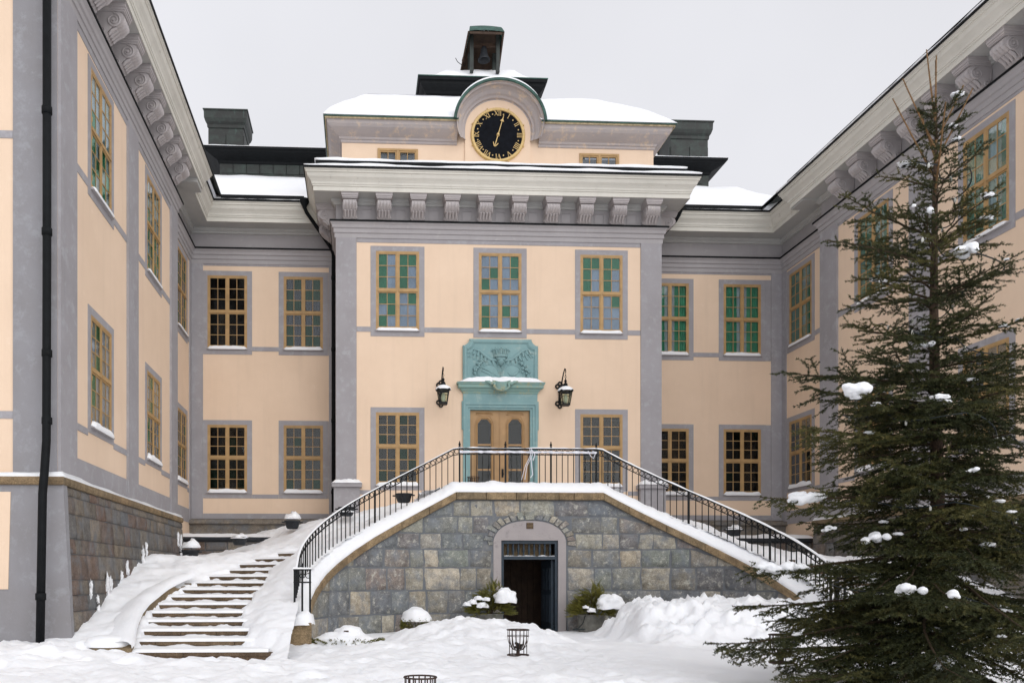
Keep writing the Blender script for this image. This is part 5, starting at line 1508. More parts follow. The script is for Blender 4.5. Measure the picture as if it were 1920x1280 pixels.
for (a, b) in ((-CX+.10, -S_R), (-CX+.10, CX-.10), (CX-.10, S_R)):
    n_ = int(round(abs(b-a)/STEP_B))
    for i in range(n_+1):
        s = a+(b-a)*i/n_; x, y = rp(s); (q, nn) = wpos(s, OFF); rz = math.atan2(nn[0], -nn[1])
        if not any(abs(s-p) < .05 for p in POSTS) and abs(s) < S_R-.02: link('baluster', BALM, rail, (x, y, rail_top(s)), (0, 0, rz))
        if i < n_:
            s2 = s+(b-a)/n_*.5; x, y = rp(s2); (q, nn) = wpos(s2, OFF); link('ring', RNG, rail, (x, y, rail_top(s2)-.065), (0, 0, math.atan2(nn[0], -nn[1])))
for s in POSTS: x, y = rp(s); link('post', POST, rail, (x, y, rail_top(s)+.0))
P2 = MB().box(-.016, .016, -.016, .016, -.98, .0).mesh('stair_post', 'iron')
for s in POST2: x, y = rp(s); link('stair_post', P2, rail, (x, y, rail_top(s)))
for sg in (-1, 1):          # newel returns on the pedestals
    x, y = rp(sg*S_R); z = rail_top(S_R)
    mb = MB()
    for dx, dy in ((0, 0), (0, -.28), (-sg*.13, -.30), (-sg*.26, -.30)): mb.box(x+dx-.016, x+dx+.016, y+dy-.016, y+dy+.016, .42, z)
    for dz in (0, -.21):
        mb.box(x-.018, x+.018, y-.32, y, z+dz-.012, z+dz+.012); a, b = sorted((x-sg*.018, x-sg*.28)); mb.box(a, b, y-.318, y-.282, z+dz-.012, z+dz+.012)
    for k in range(3): mb.torus((x-sg*(.045+.09*k), y-.30, z-.10), .04, .007, 'y', 14, 5)
    mb.lathe([(.028, 0), (.028, .015), (.012, .03), (.026, .06), (.01, .10), (0, .12)], (x-sg*.13, y-.30, z), 10)
    mb.obj('newel', 'iron', rail)
    mb = MB(); a, b = sorted((x+sg*.03, x-sg*.29)); mb.box(a, b, y-.335, y-.265, z+.013, z+.04); mb.obj('newel_snow', 'snow', rail)

# white ribbon wound along the ring frieze of the terrace railing
mb = MB(); vs = []
rr = random.Random(2)
yb = yw+OFF-.03
n_ = 90
for i in range(n_+1):
    x = -1.5+3.0*i/n_; wob = .012*fbm(x*4, 2, 0, 3, 1)
    t = .022+.012*fbm(x*9, 5, 0, 2, 1); z = rail_top(0)-.072+wob
    vs += [(x, yb-.004+.012*math.sin(i*.9), z-t), (x, yb-.010+.012*math.sin(i*.9+1), z+t), (x, yb+.004, z+t*.4)]
mb.add(vs, [(i*3+k, (i+1)*3+k, (i+1)*3+(k+1) % 3, i*3+(k+1) % 3) for i in range(n_) for k in range(3)])
for ox, e in ((.0, -.17), (.035, -.10)):
    mb.tube([(.02+ox, yb-.03, 3.98), (.02+ox+.02, yb-.05, 3.85), (.0+e*.5, yb-.07, 3.6), (e, yb-.09, 3.30)], .007, 5)
mb.tube([(.05, yb-.03, 3.97), (.13, yb-.05, 3.86), (.09, yb-.06, 3.72), (.04, yb-.05, 3.80), (.06, yb-.05, 3.6), (.08, yb-.06, 3.42), (.03, yb-.06, 3.35)], .010, 5)
mb.tube([(1.30, yb-.03, 3.95), (1.36, yb-.05, 3.82), (1.42, yb-.04, 3.78), (1.46, yb-.04, 3.88), (1.40, yb-.04, 3.95)], .008, 5)
o = mb.obj('white_ribbon', 'tape'); tag(o, 'white plastic ribbon wrapped along the terrace railing with loose ends hanging', 'ribbon')

# ------------------------------------------------------------------ back corner walls beside the stairs
for sg in (-1, 1):
    e = -LI if sg < 0 else RI
    t = thing('retaining_wall', 'low snow-topped retaining wall in the %s corner under the recessed facade' % ('left' if sg < 0 else 'right'), 'wall', (sg*6.5, .6, 1.6))
    x0, x1 = 5.3, e-.05
    rs = random.Random(40+sg)
    mb = MB(); a, b = sorted((sg*x0, sg*x1)); mb.box(a, b, .28, RY-.25, 1.2, 2.14); mb.obj('wall_core', 'mortar', t)
    for z0, z1 in ((1.62, 1.90), (1.90, 2.14)):
        x = x0
        while x < x1-.05:
            l_ = min(rs.uniform(.35, .6), x1-x); a, b = sorted((sg*(x+.01), sg*(x+l_-.01)))
            MB().add([(a,.27,z0+.01),(b,.27,z0+.01),(b,.27,z1-.01),(a,.27,z1-.01),(a+.02,.245,z0+.025),(b-.02,.245,z0+.025),(b-.02,.245,z1-.025),(a+.02,.245,z1-.025)], [(4,5,6,7),(0,1,5,4),(1,2,6,5),(2,3,7,6),(3,0,4,7)]).obj('stone', 'redstone', t)
            x += l_
    mb = MB(); a, b = sorted((sg*x0, sg*x1)); mb.prism([(.16, 2.16), (.13, 2.20), (.16, 2.25), (RY-.3, 2.27), (RY-.3, 2.14), (.2, 2.14)], a, b, 'x'); mb.obj('lead_capping', 'ironpot', t)
    mb = MB(); mb.grid(lambda u, v: (sg*(x0-.1+(x1-x0+.1)*u), .13+(RY-.45)*v, 2.235+(.12+.05*fbm(u*5, v*3, sg, 3, 1))*min(1, 5*v+.1)), 30, 10, flip=(sg < 0)); mb.obj('wall_snow', 'snow', t, True)

# ------------------------------------------------------------------ downpipes
def downpipe(pts, r, label, collars):
    t = thing('downpipe', label, 'downpipe', pts[-1])
    mb = MB(); mb.tube(pts, r, 12); mb.obj('pipe', 'black', t, True)
    for (x, y, z) in collars:
        mb = MB(); mb.tube([(x, y, z-.05), (x, y, z+.05)], r*1.22, 12); mb.obj('collar', 'black', t, True)
    return t
px, py = -8.30, -8.98
downpipe([(px, py, 11.1), (px, py, 6), (px, py-.02, 3.2), (px, py-.10, 2.72), (px, py-.17, 2.4), (px+.01, py-.30, .0)], .062, 'thick black downpipe on the front corner of the left wing', [(px, py, z) for z in (9.9, 8.1, 6.3, 4.5, 3.5)]+[(px+.01, py-.265, .9)])
t = downpipe([(-5.16, 1.05, 11.42), (-5.16, 1.05, 11.22), (-5.10, 1.10, 11.10), (-4.46, 1.72, 10.40), (-4.405, 1.80, 10.25), (-4.405, 1.80, 6), (-4.405, 1.80, 2.8)], .05, 'slim black downpipe left of the central bay', [(-4.405, 1.80, z) for z in (9.6, 7.6, 5.6, 3.6)])
mb = MB(); mb.lathe([(.05, 11.20), (.07, 11.26), (.12, 11.36), (.13, 11.44)], (-5.16, 1.05, 0), 14); mb.obj('hopper', 'black', t, True)
t = downpipe([(5.16, 1.05, 11.42), (5.16, 1.05, 11.22), (5.10, 1.10, 11.10), (4.46, 1.72, 10.40), (4.405, 1.80, 10.25), (4.405, 1.80, 6), (4.405, 1.80, 2.8)], .05, 'black downpipe and hopper right of the central bay', [(4.405, 1.80, z) for z in (9.6, 7.6, 5.6, 3.6)])
mb = MB(); mb.lathe([(.05, 11.20), (.07, 11.26), (.12, 11.36), (.13, 11.44)], (5.16, 1.05, 0), 14); mb.obj('hopper', 'black', t, True)

# ------------------------------------------------------------------ wall lanterns
def lantern(x, label):
    t = thing('wall_lantern', label, 'lantern', (x, 0, 5.6), 'wall lanterns beside the portal')
    ya = -.62
    mb = MB()
    mb.box(-.035, .035, -.03, .0, .13, .62)
    for z in (.15, .60):
        for a in (-.06, .06): mb.torus((a, -.02, z), .05, .022, 'y', 14, 6)
        mb.torus((0, -.02, z+(.07 if z > .3 else -.07)), .045, .020, 'y', 14, 6)
    arm = [(0, -.03, .22), (0, -.12, .45), (0, -.26, .70), (0, -.42, .86), (0, ya+.08, .93), (0, ya, .90), (0, ya-.02, .83), (0, ya+.03, .80)]
    mb.tube(arm, [.02, .02, .018, .016, .015, .014, .012, .010], 7)
    mb.tube([(0, -.03, .18), (0, -.16, .26), (0, -.28, .42), (0, -.27, .60), (0, -.20, .58)], .012, 6)
    link('bracket_arm', mb.mesh('bracket_arm', 'iron', True), t, local=True)
    mb = MB(); z = .80
    for k in range(4): mb.torus((0, ya, z-.05-.045*k), .022, .006, 'y' if k % 2 else 'x', 10, 5)
    link('chain', mb.mesh('chain', 'iron'), t, local=True)
    mb = MB()
    mb.lathe([(.005, .63), (.03, .62), (.035, .58), (.02, .56), (.05, .53), (.06, .50), (.05, .48), (.075, .46), (.085, .42)], (0, ya, 0), 10)
    a, b = .14, .09; z1, z0 = .335, .0
    rt = [(-a-.03, .33), (a+.03, .33)]
    mb.add([(-a-.03, ya-a-.03, z1), (a+.03, ya-a-.03, z1), (a+.03, ya+a+.03, z1), (-a-.03, ya+a+.03, z1), (-.07, ya-.07, .435), (.07, ya-.07, .435), (.07, ya+.07, .435), (-.07, ya+.07, .435)], [(0,3,2,1),(4,5,6,7),(0,1,5,4),(1,2,6,5),(2,3,7,6),(3,0,4,7)])
    for sx in (-1, 1):
        for sy in (-1, 1): mb.tube([(sx*a, ya+sy*a, z1), (sx*b, ya+sy*b, z0)], .011, 6)
    for z_, r_ in ((z1-.012, a), (z1-.085, a-.012), (z0+.01, b)):
        for sy in (-1, 1): mb.box(-r_, r_, ya+sy*r_-.009, ya+sy*r_+.009, z_-.009, z_+.009); mb.box(sy*r_-.009, sy*r_+.009, ya-r_, ya+r_, z_-.009, z_+.009)
    mb.box(-b-.01, b+.01, ya-b-.01, ya+b+.01, z0-.03, z0-.005)
    cg = link('lantern_cage', mb.mesh('lantern_cage', 'iron'), t, local=True)
    mb = MB(); a2, b2 = a-.004, b-.004
    for q in range(4):
        c_, s_ = math.cos(q*PI/2), math.sin(q*PI/2)
        P_ = lambda u, v, z: (u*c_-v*s_, ya+u*s_+v*c_, z)
        mb.add([P_(-b2, -b2, z0), P_(b2, -b2, z0), P_(a2, -a2, z1-.01), P_(-a2, -a2, z1-.01)], [(0,1,2,3)])
    link('lantern_glass', mb.mesh('lantern_glass', 'lampglass'), cg, local=True)
    mb = MB(); mb.lathe([(.02, .0), (.05, .05), (.06, .12), (.045, .20), (.02, .24)], (0, ya, z0+.02), 12)
    link('bulb', mb.mesh('bulb', 'frost', True), cg, local=True)
    mb = MB(); mb.lathe([(.20, .335), (.205, .36), (.17, .41), (.10, .45), (.06, .46)], (0, ya, 0), 16)
    link('lantern_snow', mb.mesh('lantern_snow', 'snow', True), cg, local=True)
    return t
lantern(-1.553, 'black wall lantern left of the teal portal'); lantern(1.575, 'black wall lantern right of the teal portal')

# ------------------------------------------------------------------ fire baskets
def basket_meshes():
    mb = MB(); n = 16
    for k in range(n):
        a = 2*PI*k/n; c, s = math.cos(a), math.sin(a)
        pts = [(.148, .36), (.147, .28), (.137, .20), (.112, .13), (.07, .085), (.03, .07)]
        w_ = .0065
        vs = []; 
        for r_, z in pts:
            for d in (-w_, w_): vs.append((c*r_-s*d, s*r_+c*d, z)); 
        for r_, z in pts:
            for d in (-w_, w_): vs.append((c*(r_-.004)-s*d, s*(r_-.004)+c*d, z))
        m = len(pts)*2
        mb.add(vs, [(2*i, 2*i+1, 2*i+3, 2*i+2) for i in range(len(pts)-1)]+[(m+2*i, m+2*i+2, m+2*i+3, m+2*i+1) for i in range(len(pts)-1)]+[(2*i, 2*i+2, m+2*i+2, m+2*i) for i in range(len(pts)-1)]+[(2*i+1, m+2*i+1, m+2*i+3, 2*i+3) for i in range(len(pts)-1)])
    bars = mb.mesh('basket_bars', 'rust')
    tr = MB().torus((0,0,.36), .15, .009, 'z', 28, 6).torus((0,0,.275), .149, .005, 'z', 28, 5).mesh('top_ring', 'rust', True)
    mb = MB(); mb.torus((0,0,.012), .145, .010, 'z', 26, 6); mb.tube([(0,0,.07), (0,0,.01)], .025, 8); mb.box(-.14, .14, -.010, .010, .006, .02)
    base = mb.mesh('base_ring', 'rust')
    legs = MB()
    for k in range(4):
        a = PI/4+k*PI/2; legs.tube([(.142*math.cos(a), .142*math.sin(a), .22), (.143*math.cos(a), .143*math.sin(a), .012)], .006, 5)
    lg = legs.mesh('stay', 'rust')
    lo = MB(); rg = random.Random(4)
    for k in range(5):
        a = rg.uniform(0, 6); lo.tube([(.05*math.cos(a), .05*math.sin(a), .09+.012*k), (-.06*math.cos(a+.4), -.06*math.sin(a+.4), .12+.015*k)], .02, 6)
    return bars, tr, base, lg, lo.mesh('charred_log', 'dark')
BKM = basket_meshes()
def basket(x, y, z, label, sc=1.0):
    t = thing('fire_basket', label, 'fire basket', (x, y, z), 'iron fire baskets'); t.scale = (sc, sc, sc)
    for n_, me in zip(('basket_bars', 'top_ring', 'base_ring', 'stay', 'charred_log'), BKM): link(n_, me, t, local=True)
    return t
basket(-1.47, -10.1, ground_z(-1.47, -10.1)+.005, 'rusty iron fire basket standing whole in the snow in front of the cellar door', 1.0)
basket(-3.10, -13.8, -.12, 'iron fire basket at the bottom edge, only its top ring showing')
basket(1.60, -11.4, .10, 'iron fire basket half hidden behind the low spruce branches', 1.0)
basket(-1.10, -2.9, 3.13, 'small iron fire basket on the terrace by the railing post', .9)

# ------------------------------------------------------------------ cast iron pots up the stairs
def pot_meshes():
    mb = MB(); mb.lathe([(.0, 0), (.12, 0), (.15, .03), (.185, .17), (.20, .18), (.20, .205), (.175, .205), (.165, .12), (0, .11)], n=22)
    for s in (-1, 1): mb.tube([(s*.19, -.05, .16), (s*.245, -.03, .165), (s*.255, 0, .16), (s*.245, .03, .165), (s*.19, .05, .16)], .016, 6)
    mb.box(-.02, .02, -.205, -.175, .08, .12)
    sn = MB(); sn.lathe([(.195, .20), (.205, .225), (.165, .285), (.09, .325), (.0, .335)], n=22)
    sn.v = [(x*(1+.22*fbm(x*5, y*5, z*5, 3, 1)), y*(1+.22*fbm(x*5, y*5, z*5, 3, 1)), .20+(z-.20)*(1+.9*fbm(x*6, y*6, 3, 3, 1))) for x, y, z in sn.v]
    return mb.mesh('pot', 'ironpot', True), sn.mesh('pot_snow', 'snow', True)
PTM = pot_meshes()
def pot(x, y, z, label, sn=1.0):
    t = thing('iron_pot', label, 'pot', (x, y, z), 'cast iron pots along the stairs')
    p = link('pot', PTM[0], t, local=True)
    if sn: q = link('pot_snow', PTM[1], t, local=True); q.scale = (1, 1, sn)
    t.rotation_euler = (0, 0, R.uniform(-.4, .4))
for x, y, z, lb, sn in ((-7.45, -2.75, 1.60, 'snow-capped black iron pot lowest on the left stair near the wing plinth', 1.25), (-6.62, -.95, 1.99, 'black iron pot in front of the low wall in the left corner', .8),
                        (-5.36, -.55, 2.42, 'snow-heaped black iron pot highest by the left facade corner', 1.2), (-2.66, -2.6, 2.90, 'bare black iron pot seen through the left railing below the facade window', 0), (-3.97, -2.2, 2.62, 'black iron pot behind the curving part of the left railing', .4),
                        (6.1, -.3, 2.28, 'flat snow-topped black pot behind the right railing', .8), (5.65, -1.2, 1.96, 'black pot at the end of the right railing by the spruce', .5), (7.35, -4.0, 1.40, 'black pot by the plinth of the right wing', .7)):
    pot(x, y, z, lb, sn)

# ------------------------------------------------------------------ shrubs
def spray_mesh(name, rnd, n, shape, mat, length=.16, nd=22, leaf=.03, wd=.006):
    """many short fronds: shape() gives base point and direction; every frond carries small flat leaflets"""
    vs = []; fs = []; tone = []
    for _ in range(n):
        p, d = shape(rnd); p = np.array(p); d = np.array(d, float); d /= np.linalg.norm(d)+1e-9
        l_ = length*rnd.uniform(.5, 1.2); tn = rnd.random()*.7
        side = np.cross(d, [rnd.gauss(0, 1), rnd.gauss(0, 1), rnd.gauss(0, 1)]); side /= np.linalg.norm(side)+1e-9
        up = np.cross(side, d)
        for k in range(nd):
            f = (k+.5)/nd; b = p+d*l_*f; sgn = 1 if k % 2 else -1
            ang = rnd.uniform(-.6, .6)
            o = (side*math.cos(ang)+up*math.sin(ang))*sgn
            tip = b+o*leaf*(1.1-.7*f)+d*leaf*.9
            w_ = np.cross(o, d)*0+d*wd
            i = len(vs); vs += [tuple(b-w_), tuple(b+w_), tuple(tip)]; fs.append((i, i+1, i+2)); tone += [tn, tn, min(1, tn+.25)]
    me = bpy.data.meshes.new(name); me.from_pydata(vs, [], fs); me.materials.append(M[mat])
    at = me.attributes.new('tone', 'FLOAT', 'POINT'); at.data.foreach_set('value', tone); return me
def blob(parent, c, r, seed, name='snow_cap', lo=-.35, nm=.12, flat=1.0):
    mb = MB()
    def fn(u, v):
        a = 2*PI*u; e = lo+(PI/2-lo)*v
        x, y, z = math.cos(a)*math.cos(e), math.sin(a)*math.cos(e), math.sin(e)
        k = 1+nm*fbm(x*1.5+seed, y*1.5, z*1.5, 4, 1.3)
        return (c[0]+r[0]*x*k, c[1]+r[1]*y*k, c[2]+r[2]*z*k*flat)
    mb.grid(fn, 29, 13); return mb.obj(name, 'snow', parent, True)
def planter(x, y, z, sg, label):
    t = thing('potted_juniper', label, 'potted shrub', (x, y, z)); rnd = random.Random(8+sg)
    mb = MB(); mb.lathe([(0, -.1), (.25, -.1), (.28, .02), (.275, .29), (.29, .295), (.29, .32), (.255, .32), (.25, .27), (0, .27)], (x, y, z), 26); mb.obj('tub', 'zinc', t, True)
    mb = MB()
    for k in range(9):
        a = rnd.uniform(0, 6.3); e = rnd.uniform(.1, .4); mb.tube([(x, y, z+.25), (x+.12*math.cos(a), y+.12*math.sin(a), z+.45), (x+e*math.cos(a), y+e*math.sin(a), z+rnd.uniform(.5, .8))], [.018, .012, .005], 5)
    mb.obj('stem', 'bark', t)
    def shape(r):
        a = r.uniform(0, 2*PI); e = r.uniform(0, 1)**.6
        if r.random() < .07:
            return (x+(-.0 if sg < 0 else -.02)+r.gauss(.10 if sg < 0 else .12, .07), y+r.gauss(0, .06), z+r.uniform(.55, .92)), (r.gauss(0, .35), r.gauss(0, .35), 1)
        rr_ = .40*e; h_ = .28+.50*(1-e*e)*r.uniform(.3, 1)+.1*r.random()
        return (x+rr_*math.cos(a)*1.05, y+rr_*math.sin(a)*.8, z+h_), (math.cos(a)*1.0, math.sin(a)*.8, r.uniform(-.25, .75))
    link('foliage', spray_mesh('foliage', rnd, 900, shape, 'juniper', .17, 20, .032, .008), t)
    return t
t = planter(-.96, -4.35, .12, -1, 'juniper in a zinc tub left of the cellar door with snow lumps')
blob(t, (-.68, -4.62, .75), (.22, .20, .22), 3, nm=.25)
for k, (dx, dz, r_) in enumerate(((-.40, .62, .10), (-.28, .70, .09), (-.20, .55, .12), (-.52, .58, .08), (-.12, .68, .08))): blob(t, (-.96+dx, -4.66, .05+dz), (r_, .08, r_*.7), 9+k, nm=.35)
t = planter(1.20, -4.30, .10, 1, 'juniper in a zinc tub right of the cellar door half covered by the snow heap')
blob(t, (1.50, -4.62, .62), (.30, .26, .22), 5, nm=.25)
for k, (dx, dz, r_) in enumerate(((-.1, .45, .09), (-.22, .52, .06))): blob(t, (1.20+dx, -4.66, .05+dz), (r_, .08, r_*.7), 29+k, nm=.35)
# clipped box ball with a dome of snow
bx_, by_ = -2.52, -4.75
t = thing('box_ball', 'clipped round box shrub under a dome of snow against the terrace wall', 'shrub', (bx_, by_, .05)); rnd = random.Random(77)
def shape(r):
    a = r.uniform(0, 2*PI); e = r.uniform(-.5, .5)
    return (bx_+.27*math.cos(a)*math.cos(e), by_+.27*math.sin(a)*math.cos(e), .24+.22*math.sin(e)), (math.cos(a), math.sin(a), r.uniform(-.6, .6))
link('foliage', spray_mesh('foliage', rnd, 700, shape, 'juniper', .07, 14, .022, .007), t)
blob(t, (bx_, by_, .31), (.31, .30, .28), 1, 'snow_dome', -.02, .10)
# low shrub buried in snow by the pedestal
t = thing('buried_shrub', 'low evergreen shrub almost buried under smooth snow beside the stair pedestal', 'shrub', (-3.9, -7.45, .1)); rnd = random.Random(78)
def shape(r): 
    a = r.uniform(-PI, 0); return (-3.9+.56*math.cos(a)+.02*r.gauss(0, 1), -7.45+.34*math.sin(a), .09+r.uniform(0, .07)), (math.cos(a), math.sin(a), r.uniform(-.4, .5))
link('foliage', spray_mesh('foliage', rnd, 120, shape, 'juniper', .08, 14, .022, .007), t)
blob(t, (-3.92, -7.42, .05), (.60, .38, .22), 6, 'snow_cap', -.6, .16); blob(t, (-3.86, -7.40, .18), (.26, .24, .19), 16, 'snow_cap', -.3, .14)
mb = MB(); mb.box(-3.93, -3.85, -7.62, -7.57, .27, .295); mb.obj('twig', 'bark', t)
# cable lying beside the right tub
mb = MB(); mb.tube([(1.02, -4.5, .42), (.93, -4.62, .24), (.80, -4.75, .15), (.68, -4.82, .135), (.88, -4.9, .13), (.74, -4.95, .14)], .010, 6)
mb.tube([(.66, -4.85, .13), (.80, -4.92, .14), (.92, -4.84, .14)], .009, 6)
tag(mb.obj('black_cable', 'cable'), 'black cable lying in the snow at the foot of the right tub', 'cable')

# ------------------------------------------------------------------ spruce
TX, TY = 2.07, -13.5
spr = thing('spruce_tree', 'tall dark green spruce with snow clumps in the right foreground', 'tree', (TX, TY, 0))
rt = random.Random(31); npr = np.random.default_rng(5)
H_T = 6.36
mb = MB(); pts = [(TX+.03*math.sin(z*1.3), TY+.03*math.cos(z), z) for z in np.linspace(-.1, H_T-.02, 26)]
mb.tube(pts, [max(.007, .088*(1-(max(0, p[2])/H_T))**.85) for p in pts], 10); mb.obj('trunk', 'bark', spr, True)
def reach(z):
    tab = [(.0, 1.3), (.45, 1.5), (.8, 1.6), (1.07, 1.75), (1.59, 1.45), (2.1, 1.10), (2.5, 1.15), (2.93, 1.30), (3.2, .95), (3.5, .78), (3.9, .78), (4.27, .82), (4.68, .64), (5.1, .42), (5.45, .30), (5.8, .2), (6.4, .1)]
    for (a, b), (c, d) in zip(tab, tab[1:]):
        if a <= z <= c: return b+(d-b)*(z-a)/(c-a)
    return .1
ALLP = []
def needles_on(segs, dens, nl, nw, rng):
    """segs: array (n,2,3): needle triangles spread round each segment, pointing forward"""
    a = segs[:, 0]; d = segs[:, 1]-a; l_ = np.linalg.norm(d, axis=1); ok = l_ > 1e-4; a, d, l_ = a[ok], d[ok], l_[ok]
    cnt = np.maximum(1, (l_*dens).astype(int)); idx = np.repeat(np.arange(len(a)), cnt); m = len(idx)
    f = rng.random(m)[:, None]; u = d/l_[:, None]; U = u[idx]
    b = a[idx]+d[idx]*f
    rnd = rng.normal(size=(m, 3)); rnd[:, 2] += .45
    o = rnd-(rnd*U).sum(1)[:, None]*U; o /= np.linalg.norm(o, axis=1)[:, None]+1e-9
    dirn = o*.80+U*.62
    L_ = nl*rng.uniform(.7, 1.2, m)[:, None]
    tip = b+dirn*L_; w_ = np.cross(dirn, rng.normal(size=(m, 3))); w_ /= np.linalg.norm(w_, axis=1)[:, None]+1e-9; w_ *= nw
    V = np.stack([b-w_, b+w_, tip], 1).reshape(-1, 3)
    tone = np.repeat(np.clip(rng.random(len(a))[idx]*.35+rng.random(m)*.15+.05, 0, 1), 3)
    return V, tone
def branch(z, az, L_, lift, droop, name='branch'):
    n = 12; pts = []
    bend = rt.uniform(-.45, .45); droop *= rt.uniform(.5, 1.7)
    for i in range(n):
        f = i/(n-1); r_ = L_*f; a = az+bend*f
        zz = z+L_*(lift*f-droop*f*f*(1.0-.55*f*f)*1.0)
        pts.append((TX+.03*math.sin(z*1.3)+r_*math.cos(a)+.015*rt.gauss(0, 1)*f, TY+r_*math.sin(a)+.015*rt.gauss(0, 1)*f, zz))
    P = np.array(pts); segs = []; tw = []
    for i in range(2, n-1): segs.append((P[i], P[i+1]))
    side0 = np.array([-math.sin(az), math.cos(az), 0])
    k = .10
    while k < 1.0:
        q = k*(n-1); i = min(n-2, int(q)); b = P[i]+(P[i+1]-P[i])*(q-i); fw = P[i+1]-P[i]; fw /= np.linalg.norm(fw)
        for s in (-1, 1):
            ll = (L_*(1-k)*.50+.10)*rt.uniform(.55, 1.1)*(min(1, .25+k*2.4))
            ll = min(ll, .62)
            dr = fw*.75+side0*s*rt.uniform(.65, 1.0)+np.array([0, 0, rt.gauss(-.22, .24) if z < 3 else rt.gauss(.10, .24)]); dr /= np.linalg.norm(dr)
            m = max(2, int(ll/.09)); prev = b; cur = dr.copy()
            for j in range(m):
                cur = cur+np.array([rt.gauss(0, .09), rt.gauss(0, .09), -.10+.07*j]); cur /= np.linalg.norm(cur)
                nx_ = prev+cur*ll/m; segs.append((prev, nx_)); tw.append((prev, nx_))
                if j >= 0 and ll > .13:
                    for s2 in (-1, 1):
                        if rt.random() < .78:
                            sd = np.cross(cur, [0, 0, 1.]); sd /= np.linalg.norm(sd)+1e-9
                            l2 = min(.20, ll*.5)*rt.uniform(.5, 1.1)*(1-j/m*.55); d2 = cur*.8+sd*s2*.75+np.array([0, 0, rt.gauss(-.06, .15)]); d2 /= np.linalg.norm(d2)
                            e_ = nx_+d2*l2; segs.append((nx_, e_)); tw.append((nx_, e_))
                prev = nx_
        k += rt.uniform(.058, .092)/max(.5, L_)*1.15
    V, tone = needles_on(np.array(segs), 330, .025, .0042, npr)
    mb = MB(); r0 = .007+.007*L_
    mb.tube(pts, [max(.004, r0*(1-.85*i/(n-1))) for i in range(n)], 6)
    nb0 = len(mb.f)
    for a, b in tw: mb.add([tuple(a+np.array([0,0,.0022])), tuple(a-np.array([0,0,.0022])), tuple(b)], [(0,1,2)])
    nb = len(mb.v); nbf = len(mb.f)
    mb2v = mb.v+[tuple(v) for v in V]; fcs = mb.f+[(nb+3*i, nb+3*i+1, nb+3*i+2) for i in range(len(V)//3)]
    me = bpy.data.meshes.new(name); me.from_pydata(mb2v, [], fcs); me.materials.append(M['limb']); me.materials.append(M['needle'])
    me.polygons.foreach_set('material_index', [0]*nb0+[1]*(len(fcs)-nb0))
    at = me.attributes.new('tone', 'FLOAT', 'POINT'); at.data.foreach_set('value', np.concatenate([np.zeros(nb), tone]))
    link(name, me, spr)
    ALLP.append(P)
def bare_shoot(z, az, L_, lift):
    n = 6; p0 = np.array([TX, TY, z]); d = np.array([math.cos(az)*math.cos(lift), math.sin(az)*math.cos(lift), math.sin(lift)])
    pts = [tuple(p0+d*L_*i/(n-1)+np.array([0, 0, .05*L_*(i/(n-1))**2])) for i in range(n)]
    mb = MB(); mb.tube(pts, [.010*(1-.5*i/(n-1)) for i in range(n)], 6)
    V, tone = needles_on(np.array([(np.array(pts[i]), np.array(pts[i+1])) for i in range(n-1)]), 420, .016, .0028, npr)
    nb, nf = len(mb.v), len(mb.f); me = bpy.data.meshes.new('shoot'); fc = mb.f+[(nb+3*i, nb+3*i+1, nb+3*i+2) for i in range(len(V)//3)]
    me.from_pydata(mb.v+[tuple(v) for v in V], [], fc); me.materials.append(M['twig']); me.materials.append(M['needle']); me.polygons.foreach_set('material_index', [0]*nf+[0 if rt.random() < .35 else 1 for _ in range(len(fc)-nf)])
    at = me.attributes.new('tone', 'FLOAT', 'POINT'); at.data.foreach_set('value', np.concatenate([np.zeros(nb), tone+.3])); link('shoot', me, spr)
z = .30; az = 0
while z < 5.75:
    up = z/H_T; k = 8 if z < 3.0 else (5 if z < 4.3 else 4)
    for i in range(k):
        az = 2*PI*(i+rt.uniform(-.45, .45))/k+z*2.4
        zz = z+rt.uniform(-.11, .11); L_ = reach(zz)*rt.choice((rt.uniform(.55, .8), rt.uniform(.8, 1.1)))
        lift = -.14+1.05*up**1.5+rt.gauss(0, .09) if z < 4.2 else .55+.5*(up-.66)*2+rt.gauss(0, .12)
        droop = .30*(1-up)+.05
        branch(zz, az, L_, lift, droop)
    z += rt.uniform(.16, .21) if z < 3.0 else rt.uniform(.20, .27)
# branches that give the outline its reaching arms on the left
for zz, L_, az, lf, dr in ((3.05, 1.48, PI*1.02, .20, .10), (4.55, .98, PI*.98, .42, .02), (4.25, 1.0, PI*1.05, .34, .02), (1.95, 1.75, PI*1.0, .10, .14), (1.35, 1.95, PI*.99, .10, .20), (.78, 2.2, PI*1.0, -.02, .16), (2.55, 1.65, PI*1.03, .06, .12)): branch(zz, az, L_, lf, dr)
for k in range(20):          # inner growth that hides the trunk from the courtyard side
    zz = 1.0+3.6*k/19; branch(zz+rt.uniform(-.05, .05), -PI/2+rt.uniform(-1.0, 1.0), min(1.0, reach(zz)*rt.uniform(.55, .85)), rt.uniform(-.15, .35), .15)
for zz, L_, az, lf, dr in ((.52, 2.05, PI*1.01, -.04, .05), (.30, 1.95, PI*1.05, -.02, .04), (1.0, 1.9, PI*.97, -.02, .10)): branch(zz, az, L_, lf, dr)
for zz, az, L_, lf in ((5.45, PI*.9, .75, 1.18), (5.3, 0.1, .85, 1.05), (5.35, PI*.5, .6, 1.2), (5.5, .4, .8, .95), (5.15, PI*1.05, .85, .95), (5.7, PI*.6, .75, 1.45), (5.0, PI*1.35, .8, .8)): bare_shoot(zz, az, L_, lf)
bare_shoot(5.72, 0, .62, 1.55)
